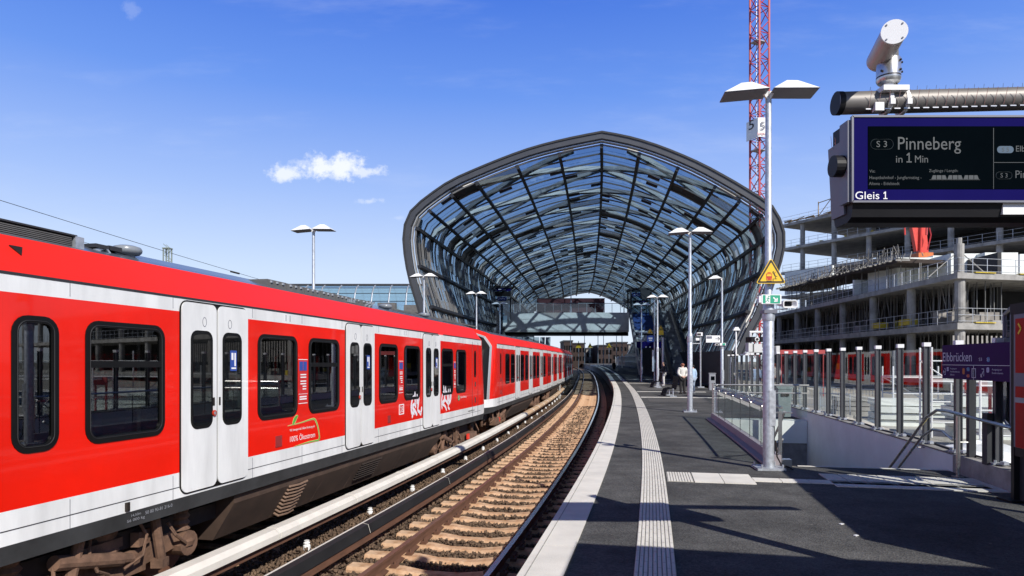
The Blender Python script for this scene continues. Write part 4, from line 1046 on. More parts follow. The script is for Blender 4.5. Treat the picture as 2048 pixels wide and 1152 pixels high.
for k in range(1, 11):
    b0 = CB + gd * (.6 + k * 7.2) + fd * .55; mb = MB()
    for (z0, z1) in ((.35, ZBt - .46), (ZBt, ZA - .42)): mb.tube(b0 + Z * z0, b0 + Z * z1, .33, 14)
    obj('column', mb, CONC, bld)
DKC = mat('core_wall_shade', (.05, .05, .05), .9, var=.3, scale=.5)  # deep shade inside the floors put into the wall colour
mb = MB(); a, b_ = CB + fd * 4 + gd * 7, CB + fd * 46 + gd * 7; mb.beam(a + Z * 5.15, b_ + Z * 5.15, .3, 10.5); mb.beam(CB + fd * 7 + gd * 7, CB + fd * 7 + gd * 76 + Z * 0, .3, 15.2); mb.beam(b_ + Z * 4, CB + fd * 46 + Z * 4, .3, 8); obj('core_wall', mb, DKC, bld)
# steel props between slabs, and rows of boards
pr_ = MB(); r_ = random.Random(9)
for zone in ((.35, ZBt - .46), (ZBt, ZA - .42)):
    for i in range(60):
        for k in range(3):
            q = CB + fd * (1.2 + i * .74 + r_.uniform(-.2, .2)) + gd * (1.6 + k * 1.7 + r_.uniform(-.3, .3)); pr_.tube(q + Z * zone[0], q + Z * (zone[1]), .035, 5)
    for i in range(14):
        q = CB + gd * (2 + i * 1.5 + r_.uniform(-.4, .4)) + fd * (2.2 + r_.uniform(-.5, 1.5)); pr_.tube(q + Z * zone[0], q + Z * zone[1], .035, 5)
obj('steel_props', pr_, mat('prop_steel', (.20, .20, .19), .6, metal=.3, var=.6, scale=.7), bld, kind='stuff')
def guard(a, b, z, m=GALV, h=1.1, sp=1.3, name='guard_rail'):
    mb = MB(); a, b = Vector((a.x, a.y, z)), Vector((b.x, b.y, z)); n = max(2, int((b - a).length / sp))
    for i in range(n + 1): q = a.lerp(b, i / n); mb.tube(q, q + Z * h, .026, 5)
    for k in (.15, .6, 1.08): mb.tube(a + Z * k, b + Z * k, .022, 5)
    obj(name, mb, m, bld)
e = .12
for z in (ZBt, ZA):
    guard(CB + (fd + gd) * e, CB + fd * 45 + gd * e, z); guard(CB + (fd + gd) * e, CB + gd * 77 + fd * e, z)
mb = MB()
for i in range(46):
    for k in range(1):
        q = CB + gd * (i * .42 - .5) + fd * -.2; mb.beam(q + Z * 1.6, q + Z * 3.5, .03, .12)
obj('reed_screen', mb, mat('board_grey', (.34, .32, .29), .8, var=.4, scale=2), bld, kind='stuff')
# white walls, short column and braces on the upper deck
mb = MB()
def wbox(px0, px1, py0, Y, dep, z0=ZA): 
    a, b_ = P(px0, py0, Y), P(px1, py0, Y); mb.box(((a.x + b_.x) / 2, Y + dep / 2, (a.z + z0) / 2), (b_.x - a.x, dep, a.z - z0))
wbox(1795, 1868, 515, 60, 5); wbox(1866, 1904, 511, 62, 5); wbox(1902, 1960, 507, 57, 4); wbox(1970, 2036, 505, 56, 4); wbox(2040, 2120, 508, 60, 4)
obj('white_wall', mb, WALLW, bld, split=True)
mb = MB()
for (x0, x1, y0, Y) in ((1667, 1700, 560, 66), (1706, 1752, 545, 64), (1758, 1790, 540, 61)):
    a, b_ = P(x0, y0, Y), P(x1, y0, Y); mb.box(((a.x + b_.x) / 2 + 2.0, Y, (a.z + ZA) / 2), (b_.x - a.x, .3, a.z - ZA))
obj('white_wall', mb, WALLW, bld, split=True)
mb = MB(); q = P(1918, 545, 50); q.z = ZA; mb.tube(q, (q.x, q.y, P(0, 488, 50).z), .34, 14); mb.tube((q.x, q.y, P(0, 488, 50).z), (q.x, q.y, P(0, 476, 50).z), .2, 8)
for dx in (-2.3, 2.3): mb.tube((q.x + dx, q.y, ZA), (q.x, q.y, ZA + 2.0), .04, 6)
obj('column', mb, CONC, bld)
# formwork deck running along the facade
mb = MB(); a, b_ = CB + fd * 9 + gd * .3, CB + fd * 40 + gd * .3
n_ = 30
rows = []
for i in range(n_ + 1):
    q = a.lerp(b_, i / n_) + gd * r_.uniform(-.12, .12); zz = 10.45 + .9 * i / n_ + r_.uniform(-.06, .06); rows.append([q + Z * zz, q + Z * (zz - .35), q + gd * 5 + Z * (zz - .35), q + gd * 5 + Z * zz])
mb.sweep(rows, closed=True, caps=True); obj('formwork_deck', mb, UND, bld)
mb = MB()
for i in range(34):
    q = a.lerp(b_, i / 33); zz = 10.45 + .9 * i / 33
    if i < 30: mb.tube(q + Z * zz, q + Z * (zz + 1.1), .03, 5)
    mb.tube(q + gd * r_.uniform(-.8, .6) + Z * (zz - .3), q + gd * r_.uniform(-.9, .9) + fd * r_.uniform(-.6, .6) + Z * (zz + r_.uniform(.3, .9)), .04, 5)
    mb.beam(q - gd * r_.uniform(.2, .9) + Z * (zz - .15), q + gd * 1.2 + Z * (zz - .1), .08, .14)
    for kk in range(2): w_ = q + gd * r_.uniform(.3, 3.6); mb.tube(w_ + Z * ZA, w_ + Z * (zz - .3), .035, 5)
for k in (.35, .7, 1.08):
    mb.pipe([a.lerp(b_, i / 10) + Z * (10.45 + .9 * i / 10 + k + r_.uniform(-.05, .05)) for i in range(11)], .03, 5)
for i in range(6): q = a.lerp(b_, .15 + .12 * i) + gd * 2; mb.tube(q + Z * (11.2 + .08 * i), q + fd * 6 + Z * (11.9 + r_.uniform(-.3, .4)), .05, 5)
obj('scaffold_tubes', mb, mat('scaffold_dull', (.26, .25, .23), .6, metal=.3, var=.5, scale=2), bld, kind='stuff')
# upper set-back floors
K0, K1 = P(1562, 500, 107), P(2200, 500, 70); K0.z = K1.z = 0; kd = (K1 - K0).normalized(); kn = Vector((-kd.y, kd.x, 0)); kn = kn if kn.y > 0 else -kn; kl = (K1 - K0).length
for zz in (12.2, 16.05, 19.9, 23.75): slab(K0, kd, kl, kn, 20, zz, .42)
for i in range(9):
    b0 = K0 + kd * (3.5 + i * 5.6) + kn * .8; mb = MB()
    for (z0, z1) in ((-1, 11.78), (12.2, 15.63), (16.05, 19.48), (19.9, 23.33)): mb.tube(b0 + Z * z0, b0 + Z * z1, .36, 12)
    obj('column', mb, CONC, bld)
for zz in (16.05, 19.9, 23.75): guard(K0 + kn * .15 + kd * .2, K0 + kn * .15 + kd * kl, zz, sp=1.6)
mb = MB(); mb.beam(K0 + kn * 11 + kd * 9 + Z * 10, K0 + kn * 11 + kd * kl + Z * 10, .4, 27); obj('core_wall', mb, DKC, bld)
mb = MB()
for i in range(16): q = K0 + kd * (1 + i * 2.1) + kn * .1; mb.beam(q + Z * 20.0 + kn * -.15, q + Z * 20.0 + kn * .9, .35, .10) if i % 2 else None
for z, c in ((ZA, 0), (ZBt, 0)): 
    for s in (1.5, 5.5, 10): q = CB + gd * s + fd * .05; mb.beam(q + Z * (z + .04), q + gd * 1.8 + Z * (z + .04), .3, .06)
for s in (7, 12): q = CB + fd * s + gd * .6; mb.beam(q + Z * (ZBt + .5), q + fd * 1.6 + Z * (ZBt + .5), .7, .5)
obj('yellow_boards', mb, YELM, bld)
mb = MB(); a, b_ = P(1563, 527, 103), P(1628, 527, 100); mb.beam((a.x + .2, a.y - 1, 13.6), (b_.x, b_.y - 6, 13.6), .3, 3.4); obj('white_wall', mb, WALLW, bld, split=True)
mb = MB()
for i in range(26): q = K0 + kd * (i * .35) + kn * r_.uniform(-.3, 1.5); mb.beam(q + Z * (23.9 + r_.uniform(0, .3)), q + kd * 1.5 + Z * (23.9 + r_.uniform(0, .3)), .12, .1)
a_ = K0 + kd * 7; mb.beam(a_ + Z * 25.8, a_ + kd * 7 + Z * 26.4, .1, .1)
for k in range(4): mb.beam(a_ + kd * k * 2.2 + Z * 23.8, a_ + kd * k * 2.2 + Z * 26, .1, .1); mb.beam(a_ + kd * k * 2.2 + Z * 23.8, a_ + kd * (k + 1) * 2.2 + Z * 26, .08, .08)
obj('stacked_timber', mb, mat('timber', (.35, .24, .12), .8, var=.4, scale=1), bld, kind='stuff')
cl = MB(); cy = MB()
for zone, hh in ((ZBt, ZA - .42), (.35, ZBt - .46), ):
    for i in range(46):
        q = CB + fd * r_.uniform(1, 42) + gd * r_.uniform(.9, 4.5); w, h_ = r_.uniform(.3, 1.8), r_.uniform(.15, 1.1)
        (cl if r_.random() < .93 else cy).box(q + Z * (zone + h_ / 2), (w, r_.uniform(.2, 1.0), h_), r_.uniform(-.3, .3))
    for i in range(26):
        q = CB + gd * r_.uniform(1, 22) + fd * r_.uniform(.9, 4); w, h_ = r_.uniform(.3, 1.6), r_.uniform(.15, 1.0)
        (cl if r_.random() < .9 else cy).box(q + Z * (zone + h_ / 2), (w, r_.uniform(.2, 1.0), h_), r_.uniform(-.3, .3))
for i in range(40):
    q = CB + fd * r_.uniform(2, 40) + gd * r_.uniform(.7, 3); cl.tube(q + Z * (ZBt + .1), q + fd * r_.uniform(-1.2, 1.2) + Z * (ZA - .5), .03, 5)
    q = CB + fd * r_.uniform(8, 40) + gd * r_.uniform(-.4, 2.6); zz = 10.6; cl.tube(q + Z * zz, q + fd * r_.uniform(-2.5, 2.5) + gd * r_.uniform(-.6, .6) + Z * (zz + r_.uniform(.2, 1.3)), .04, 5)
obj('site_material', cl, mat('site_grey', (.30, .28, .25), .85, var=.6, scale=.8), bld, kind='stuff'); obj('formwork_beams', cy, YELM, bld, kind='stuff')
nb_ = thing('reflection_shell', 'unseen concrete block of slabs and columns right of the yard, added for the train window reflections', 'building', (42, 2, -1))  # out of view, added so the carriage windows have something to reflect
for z in (.35, 4.4, 8.4, 12.4):
    mb = MB(); mb.box((56, 0, z - .2), (30, 44, .42)); obj('floor_slab', mb, CONC, nb_)
for y in range(-21, 22, 6):
    mb = MB()
    for (z0, z1) in ((-1, -.06), (.36, 3.98), (4.41, 7.98), (8.41, 11.98)): mb.tube((41.7, y, z0), (41.7, y, z1), .33, 10)
    obj('column', mb, CONC, nb_)
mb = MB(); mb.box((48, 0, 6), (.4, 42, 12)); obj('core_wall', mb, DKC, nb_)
mb = MB()
for z in (4.4, 8.4, 12.4):
    for h in (.55, 1.1): mb.tube((41.2, -22, z + h), (41.2, 22, z + h), .03, 5)
    for y in range(-22, 23, 2): mb.tube((41.2, y, z), (41.2, y, z + 1.1), .03, 5)
obj('guard_rail', mb, GALV, nb_)
mb = MB()
for i in range(70): y = r_.uniform(-20, 20); z = r_.choice((.36, 4.41, 8.41)); x = r_.uniform(42.5, 46); mb.tube((x, y, z), (x, y, z + 3.5), .05, 5)
obj('steel_props', mb, GALV, nb_, kind='stuff')
# red concrete-placing boom
t = thing('placing_boom', 'folded red concrete placing boom arm standing on the upper deck', 'boom', P(1835, 512, 68)); mb = MB()
mb.beam(P(1845, 508, 68), P(1833, 372, 68), .75, .8); mb.beam(P(1836, 502, 67.2), P(1812, 372, 67.2), .5, .6); mb.tube(P(1841, 505, 66.8), P(1843, 440, 66.8), .12, 8); mb.tube(P(1810, 470, 66.8), P(1806, 400, 66.8), .08, 8); obj('arm', mb, mat('boom_red', (.66, .055, .035), .4, var=.15), t)
mb = MB(); mb.tube(P(1843, 512, 68), (P(1843, 512, 68).x, 68, ZA), .5, 14); mb.box(P(1843, 512, 68), (1.5, 1.5, .5)); obj('pedestal', mb, mat('boom_orange', (.62, .16, .03), .5), t)
mb = MB(); mb.pipe([P(1855, 500, 67), P(1862, 470, 67), P(1855, 440, 67)], .06, 6); mb.beam(P(1853, 470, 67), P(1856, 400, 67), .15, .15); obj('pipe_run', mb, CRANE, t)
# tower crane
q = P(1519, 722, 73); q.z = -1
t = thing('tower_crane', 'red lattice tower crane mast rising behind the nearest lamp post', 'crane', q); mb = MB(); hw = .70; rz = R(24); H = 52
def cr(a, b): return Vector((q.x + a * math.cos(rz) - b * math.sin(rz), q.y + a * math.sin(rz) + b * math.cos(rz), 0))
cs = [cr(-hw, -hw), cr(hw, -hw), cr(hw, hw), cr(-hw, hw)]
for c in cs: mb.beam(c + Z * -1, c + Z * H, .18, .18, 0, Vector((1, 0, 0)))
z = 0.; k = 0
while z < H - 1:
    for i in range(4):
        a, b_ = cs[i], cs[(i + 1) % 4]
        mb.tube(a + Z * z, b_ + Z * z, .05, 5) if k % 2 == 0 else None
        if k % 2: a, b_ = b_, a
        mb.tube(a + Z * z, b_ + Z * (z + 1.45), .055, 5)
    z += 1.45; k += 1
obj('mast', mb, CRANE, t)
mb = MB()
for s in (-.2, .2): mb.tube(cr(.25 + s, .5) + Z * 0, cr(.25 + s, .5) + Z * H, .035, 5)
z = 0.
while z < H: mb.tube(cr(.05, .5) + Z * z, cr(.45, .5) + Z * z, .02, 4); z += .35
for z in (7, 13, 19, 25, 31, 37, 43): mb.obox(cr(0, .2) + Z * z, cr(.7, .2) - cr(0, .2), (cr(0, .8) - cr(0, .2)) * .9, Z * .04)
obj('ladder', mb, GALV, t)
mb = MB(); a, b_ = P(1513, 276, 72), P(1536, 238, 72); mb.box(((a.x + b_.x) / 2, 71.6, (a.z + b_.z) / 2), (b_.x - a.x, .08, b_.z - a.z)); a2 = P(1501, 276, 72); mb.beam((a2.x, 73.2, (a.z + b_.z) / 2), (a.x, 71.6, (a.z + b_.z) / 2), .06, b_.z - a.z); so = obj('sign_board', mb, WPL, t)
text('5', .85, P(1521, 259, 71.45), (1, 0, 0), Z, SIDEG, so, .5)
fa = Vector((a.x - a2.x, 71.6 - 73.2, 0)).normalized(); text('5', 1.0, Vector((a2.x, 73.2, P(0, 262, 73).z)) + fa * .35 + Vector((-.05, -.06, 0)), fa, Z, SBLK, so, .8)
mb = MB(); 
for k in range(6): mb.box((P(1516 + k * 3, 0, 71.5).x, 71.5, P(0, 267 + (k % 2), 71.5).z), (.10, .02, .28 - .06 * (k % 3)))
obj('faded_print', mb, mat('faded_pink', (.72, .45, .44), .6), so)
# ================================================================== lamp posts
def lamp(label, q, h, heads=2, rot=0., s=1.0, group='twin headed lamp posts'):
    t = thing('lamp_post', label, 'lamp post', q, group if heads == 2 else None); q = Vector((0, 0, 0)); 
    mb = MB(); mb.pipe([(0, 0, .03), (0, 0, 2.55), (0, 0, 2.62), (0, 0, h - .05)], [.085, .083, .055, .046], 18); mb.lathe([(.088, 2.3), (.095, 2.36), (.088, 2.5)], (0, 0, 0), 16); mb.box((.03, -.084, .95), (.10, .006, .55)); obj('pole', mb, GALV, t, world=False, smooth=True)
    mb = MB(); mb.box((0, 0, .02), (.42, .42, .035), rot)
    for a in (-1, 1):
        for b in (-1, 1): mb.tube((a * .16, b * .16, .03), (a * .16, b * .16, .09), .016, 6)
    obj('base_plate', mb, GALV, t, world=False)
    for sg in ((-1, 1) if heads == 2 else (-1,)):
        ca_, sa_ = math.cos(rot), math.sin(rot)
        ax = Vector((ca_ * sg, sa_ * sg, 0)); ay = Vector((-sa_, ca_, 0))
        def W_(x, y, z): return ax * x + ay * y + Z * (h + z)
        mb = MB(); x0, x1, w = .03, .70, .21
        bl = [W_(x0, -w, .05), W_(x1, -w, -.03 if False else .02), W_(x1, w, .02), W_(x0, w, .05)]
        tl = [W_(.26, -.07, .21), W_(.42, -.07, .20), W_(.42, .07, .20), W_(.26, .07, .21)]
        mb.add(bl + tl, [(0, 4, 5, 1), (1, 5, 6, 2), (2, 6, 7, 3), (3, 7, 4, 0), (4, 7, 6, 5)]); sh = obj('lamp_shade', mb, WPL, t, world=False)
        mb = MB(); iz = -.015; bl2 = [W_(x0 + .02, -w + .015, .05 + iz), W_(x1 - .02, -w + .015, .02 + iz), W_(x1 - .02, w - .015, .02 + iz), W_(x0 + .02, w - .015, .05 + iz)]
        bt = [W_(x0, -w, .047), W_(x1, -w, .017), W_(x1, w, .017), W_(x0, w, .047)]
        mb.add(bt + bl2, [(0, 1, 2, 3), (4, 7, 6, 5), (0, 4, 5, 1), (1, 5, 6, 2), (2, 6, 7, 3), (3, 7, 4, 0)]); obj('light_panel', mb, SIDEG, sh, world=False)
        mb = MB(); mb.prism([(0, -.10), (.10, .07), (-.02, .07)], W_(0, -.03, .0), ax, Z, ay * .06); obj('bracket', mb, WPL, t, world=False)
    return t
L1 = Vector((3.99, 10.27, 0)); L2 = G(1380, 824); rotL = -heading(14)
la = lamp('tall galvanised lamp post nearest the camera, carrying the yellow triangle sign', L1, 5.80, rot=rotL + R(4))
lamp('twin headed lamp post in front of the person in the white jacket', L2, 5.86, rot=rotL)
q3 = offY(33.6, 5.35); q3.x = P(1444, 0, q3.y).x; lamp('single headed lamp post at the far end of the glass stair railing', q3, EYE + (HZ - 559) / F * q3.y, heads=1, rot=rotL)
q4 = P(1315, 0, 43.); q4.z = 0; lamp('twin headed lamp post in front of the blue stairs', q4, EYE + (HZ - 596) / F * 43, rot=rotL)
q4 = P(1283, 0, 52.); q4.z = 0; lamp('small twin headed lamp post just left of the blue stairs', q4, EYE + (HZ - 611) / F * 52, rot=rotL)
for px, py, Y, lb in ((627, 463, 21.6, 'twin headed lamp post standing behind the nearest carriage against open sky'), (848, 555, 33.4, 'twin headed lamp post at the left foot of the hall arch'), (953, 589, 43.5, 'twin headed lamp post before the left escalators'), (1000, 609, 55, 'smaller twin headed lamp post beside the left end of the bridge')):
    q = P(px, 0, Y); q.z = 0; lamp(lb, q, EYE + (HZ - py) / F * Y, rot=rotL)
# single small lamp in the yard
q = P(1472, 0, 40); q.z = -.7; t = thing('yard_lamp', 'thin white lamp post with a small hood beyond the fence', 'lamp post', q); mb = MB(); mb.tube(q, (q.x, q.y, P(0, 660, 40).z), .05, 8); obj('pole', mb, WPL, t); mb = MB(); mb.prism([(-.22, 0), (.22, 0), (.1, .2), (-.1, .2)], (q.x, q.y - .15, P(0, 661, 40).z), (1, 0, 0), Z, (0, .3, 0)); obj('hood', mb, WPL, t)

# ---- signs on the nearest lamp post
def plate_at(mb, pts, o, ax, ay, nrm, d0, th, mi=0): mb.prism(pts, Vector(o) + nrm * (d0 + th), ax, ay, -nrm * th, mi)
def face(yaw): ax = Vector((math.cos(yaw), math.sin(yaw), 0)); return ax, Vector((math.sin(yaw), -math.cos(yaw), 0))
def rtri(w, r, n=4):
    h = w * .866; c = [(-w / 2, -h / 3), (w / 2, -h / 3), (0, 2 * h / 3)]; out = []
    for (x, y), a0 in zip(c, (150, 270, 30)):
        l = math.hypot(x, y); x2, y2 = x * (1 - 2 * r / l), y * (1 - 2 * r / l)
        for k in range(n + 1): a = R(a0 + 120 * k / n); out.append((x2 + r * math.cos(a), y2 + r * math.sin(a)))
    return out
ax, nr = face(R(-3)); Y1_ = L1.y - .13
o = P(1541.5, 550, Y1_); t = thing('warning_sign', 'yellow warning triangle showing a red train and a falling figure on the nearest lamp post', 'sign', o)
mb = MB(); plate_at(mb, rtri(.46, .025), o, ax, Z, nr, 0, .012); obj('plate', mb, YEL, t)
mb = MB(); plate_at(mb, rtri(.425, .016), o, ax, Z, nr, .0125, .001); bb = obj('black_border', mb, SBLK, t)
mb = MB(); plate_at(mb, rtri(.335, .008), o, ax, Z, nr, .014, .001); obj('yellow_field', mb, YEL, t)
mb = MB(); c = o + ax * -.030 + Z * -.02
plate_at(mb, rrect(.088, .105, .012), c + Z * -.01, ax, Z, nr, .0155, .001, 0); plate_at(mb, [(x * .072, y * .03) for x, y in ((-.5, -.5), (.5, -.5), (.45, .5), (-.45, .5))], c + Z * .015, ax, Z, nr, .017, .001, 1)
plate_at(mb, rrect(.05, .012, .004), c + Z * .055, ax, Z, nr, .0155, .001, 0); plate_at(mb, rrect(.08, .01, .003), c + Z * -.075, ax, Z, nr, .0155, .001, 2)
for s in (-1, 1): plate_at(mb, [(.007 * math.cos(k), .007 * math.sin(k)) for k in np.arange(0, 6.2, .7)], c + ax * (.03 * s) + Z * -.045, ax, Z, nr, .017, .001, 1)
obj('train_symbol', mb, [SRED, YEL, SBLK], t)
mb = MB(); f = lambda x, y: o + ax * x + Z * y + nr * .0165
for a, b, w in (((.038, .03), (.058, -.012), .017), ((.04, .02), (.02, .035), .008), ((.045, .02), (.07, .045), .008), ((.058, -.012), (.092, -.028), .009), ((.058, -.012), (.07, -.055), .009), ((.03, -.062), (.092, -.062), .008), ((.03, -.062), (.03, -.095), .008)): mb.beam(f(*a), f(*b), w, .001, 0, nr)
plate_at(mb, [(.011 * math.cos(k), .011 * math.sin(k)) for k in np.arange(0, 6.2, .6)], o + ax * .033 + Z * .045, ax, Z, nr, .0155, .001); obj('falling_figure', mb, SBLK, t)
mb = MB(); 
for zz in (-.05, .05): mb.tube(o + Z * zz + Vector((0, .13, 0)) - ax * .0, o + Z * zz, .02, 8)
obj('bracket', mb, GALV, t)
ax, nr = face(R(4)); o = P(1543, 598.5, Y1_ - .02); t = thing('exit_sign', 'green emergency exit light box with running figure and arrow on the nearest lamp post', 'sign', o)
mb = MB(); plate_at(mb, rrect(.315, .145, .012), o, ax, Z, nr, -.07, .07); mb.obox(o - ax * .175 - nr * .035, ax * .018, nr * .03, Z * .05, 0); obj('case', mb, WPL, t)
mb = MB(); plate_at(mb, rrect(.27, .125, .006), o, ax, Z, nr, .0, .003); obj('green_face', mb, SGRN, t)
mb = MB(); f = lambda x, y: o + ax * x + Z * y + nr * .0035
plate_at(mb, [(-.095, -.0625), (-.022, -.0625), (-.022, .0625), (-.095, .0625)], o, ax, Z, nr, .003, .001, 0)
for a, b, w in (((-.050, .025), (-.062, -.012), .016), ((-.062, -.012), (-.040, -.045), .010), ((-.062, -.012), (-.085, -.035), .010), ((-.085, -.035), (-.10, -.032), .009), ((-.050, .02), (-.030, .002), .008), ((-.052, .02), (-.08, .012), .008)): mb.beam(f(*a) + nr * .001, f(*b) + nr * .001, w, .0012, 1, nr)
plate_at(mb, [(.011 * math.cos(k), .011 * math.sin(k)) for k in np.arange(0, 6.2, .6)], o + ax * -.043 + Z * .043, ax, Z, nr, .0045, .001, 1)
mb.beam(f(.028, .03), f(.075, -.017), .022, .0015, 0, nr); mb.beam(f(.088, .02), f(.088, -.038), .02, .0015, 0, nr); mb.beam(f(.04, -.030), f(.098, -.030), .02, .0015, 0, nr)
obj('pictogram', mb, [WPL, SGRN], t)
o = P(1578, 608, Y1_ + .1); t = thing('horn_speaker', 'light grey horn loudspeaker on an arm beside the nearest lamp post', 'speaker', o); ax = Vector((.98, -.15, 0)).normalized(); fw = Vector((.28, -.95, -.1)).normalized(); up = Z
def hr(w, h, d): return [o + ax * x + up * y + fw * d for x, y in rrect(w, h, min(w, h) * .28, 4)]
mb = MB(); mb.sweep([hr(.07, .06, -.24), hr(.10, .08, -.16), hr(.17, .10, -.04), hr(.215, .125, .02), hr(.215, .125, .035), hr(.185, .10, .035), hr(.12, .075, -.03)], closed=True, mi=0); obj('horn', mb, WPL, t, smooth=True)
mb = MB(); mb.sweep([hr(.12, .075, -.028), hr(.04, .03, -.05)], closed=True, caps=True); obj('throat', mb, BLK, t)
mb = MB(); mb.beam(o + Z * -.075 + fw * -.05, Vector((L1.x, L1.y, o.z - .10)), .05, .02); mb.box((L1.x, L1.y, o.z - .12), (.2, .2, .05)); obj('arm', mb, SIDEG, t)
# spur of red and black cable at the foot
mb = MB(); mb.pipe([L1 + Vector((.09, -.05, .45)), L1 + Vector((.11, -.06, .2)), L1 + Vector((.16, -.1, .08)), L1 + Vector((.26, -.16, .05)), L1 + Vector((.3, -.2, .02))], .012, 6); tag(obj('cable', mb, SBLK), 'short dark cable hanging at the foot of the nearest lamp post', 'cable')

# ================================================================== glass fence on its low wall
FO = 5.62
mb = MB(); ps = frange(-10, 36.5, .5)
mb.sweep([[off(p, 5.50, -4.2), off(p, 5.50, .25), off(p, 5.52, .27), off(p, 5.76, .27), off(p, 5.78, .25), off(p, 5.78, -4.2)] for p in ps]); 
o_ = obj('parapet_wall', mb, [WALLW], loc=off(12, 5.6)); tag(o_, 'low pale wall carrying the glass fence, its inner face white along the stairs', 'wall')
mb = MB(); mb.sweep([[off(p, 5.494, -.0), off(p, 5.494, .262), off(p, 5.50, .276), off(p, 5.78, .276), off(p, 5.786, .25)] for p in frange(-10, SW0 - .1, .5)]); o_ = obj('stained_coping', mb, CONCD, loc=off(5, 5.6)); tag(o_, 'dirty concrete kerb wall beside the display case', 'kerb wall')
mb = MB(); mb.sweep([[off(p, 5.49, .262), off(p, 5.485, .285), off(p, 5.79, .285), off(p, 5.79, .262)] for p in frange(SW0 - .08, 36.5, .5)]); o_ = obj('coping', mb, CONCD, loc=off(20, 5.6)); tag(o_, 'grey concrete coping on the wall under the fence posts', 'coping')
POSTM = mat('fence_post_metal', (.10, .102, .108), .45, metal=.5, var=.15)
fe = thing('glass_fence', 'long fence of clear panes between dark posts with white caps along the platform', 'fence', off(14, FO))
pp = []; y = 11.2 - 1.13 * 9
while y < 33.6: pp.append(station(y, FO)); y += 1.13
for i, p in enumerate(pp):
    c = off(p, FO, .285); rz = -heading(p); mb = MB(); u_, s_ = tang(p), side(p)
    for k in (-1, 1): mb.obox(c + s_ * (.04 * k) + Z * .82, u_ * .036, s_ * .007, Z * .82)
    mb.obox(c + Z * .82, u_ * .010, s_ * .036, Z * .82); mb.obox(c + u_ * .03 + Z * .85, u_ * .006, s_ * .05, Z * .78)
    o = obj('post', mb, POSTM, fe)
    mb = MB(); mb.obox(c + Z * 1.675, u_ * .046, s_ * .055, Z * .034); obj('cap', mb, WPL, o)
    mb = MB(); mb.obox(c + Z * .012, u_ * .10, s_ * .10, Z * .012)
    for a in (-1, 1): mb.tube(c + u_ * (.075 * a) + s_ * -.07, c + u_ * (.075 * a) + s_ * -.07 + Z * .06, .018, 6); mb.obox(c + u_ * (.17 * a) + Z * .035, u_ * .05, s_ * .03, Z * .02)
    obj('foot', mb, GALV, o)
    if i:
        a, b = off(pp[i - 1], FO, .38), off(p, FO, .38); mb = MB(); d_ = (b - a) * .045; mb.quad(a + d_, b - d_, b - d_ + Z * 1.5, a + d_ + Z * 1.5); obj('pane', mb, FGL, fe)
# stacked cable and feet along the wall
mb = MB(); mb.pipe([off(p, 5.68 + .05 * math.sin(p * 2.1), .30) for p in frange(9, 18, .3)], .015, 6); tag(obj('cable', mb, SBLK), 'thin black cable lying on the wall under the fence', 'cable')

# ---- station name sign on the fence
pA_, pB_ = P(1893, 720, 10.35), P(2010, 720, 8.67); sx_ = (pB_ - pA_); sx_.z = 0; sw = sx_.length; sx_.normalize(); sn = Vector((sx_.y, -sx_.x, 0)); sn = sn if sn.y < 0 or sn.x < 0 else -sn
sn = Vector((sx_.y, -sx_.x, 0)); 
if sn.x > 0: sn = -sn
z1, z0 = 1.925, 1.41; o = Vector((pA_.x, pA_.y, z0)) + sn * .06
t = thing('station_sign', 'dark purple station name sign with white lettering above the fence', 'sign', o); W2 = sw + .25
mb = MB(); mb.prism([(0, 0), (W2, 0), (W2, z1 - z0), (0, z1 - z0)], o, sx_, Z, -sn * .05); obj('board', mb, PURP, t)
S = lambda x, y: o + sx_ * x + Z * y + sn * .003
mb = MB(); mb.beam(S(0, .21), S(W2, .21), .006, .002, 0, sn); mb.beam(S(W2 * .515, .0), S(W2 * .515, .205), .006, .002, 0, sn)
def spr(x0, x1, y0, y1, mi): mb.prism([(x0, y0), (x1, y0), (x1, y1), (x0, y1)], o + sn * .004, sx_, Z, -sn * .003, mi)
def srr(x, y, w, h, mi): mb.prism(rrect(w, h, min(w, h) * .3, 3), S(x, y), sx_, Z, -sn * .003, mi)
k_ = W2 / 830.   # width of the sign in units of the drawing
srr(.60 * W2 - .0, .0, .001, .001, 0) if False else None
srr(600 * k_, .29, .07, .065, 1); srr(82 * k_, .145, .07, .06, 2); srr(595 * k_, .147, .07, .07, 2); srr(360 * k_, .15, .075, .055, 1); srr(360 * k_, .055, .075, .045, 3); srr(300 * k_, .12, .065, .09, 4); spr(405 * k_, 455 * k_, .03, .165, 5); spr(410 * k_, 450 * k_, .04, .155, 6); spr(425 * k_, 435 * k_, .05, .145, 5)
mb.beam(S(18 * k_, .10), S(45 * k_, .10), .012, .002, 5, sn); mb.beam(S(18 * k_, .10), S(28 * k_, .125), .012, .002, 5, sn); mb.beam(S(18 * k_, .10), S(28 * k_, .075), .012, .002, 5, sn); mb.beam(S(50 * k_, .06), S(50 * k_, .15), .01, .002, 5, sn); mb.beam(S(35 * k_, .15), S(50 * k_, .15), .01, .002, 5, sn); mb.beam(S(35 * k_, .06), S(50 * k_, .06), .01, .002, 5, sn)
mb.beam(S(515 * k_, .05), S(545 * k_, .13), .012, .002, 5, sn); mb.beam(S(515 * k_, .05), S(530 * k_, .05), .012, .002, 5, sn); mb.beam(S(515 * k_, .05), S(515 * k_, .09), .012, .002, 5, sn); mb.beam(S(550 * k_, .06), S(550 * k_, .16), .01, .002, 5, sn); mb.beam(S(525 * k_, .16), S(550 * k_, .16), .01, .002, 5, sn)
obj('pictogram', mb, [TXTW, mat('line_blue', (.05, .18, .38), .5), mat('lilac', (.45, .42, .60), .5), SRED, mat('icon_orange', (.48, .12, .02), .5), mat('lilac_white', (.55, .52, .62), .5), PURP], t)
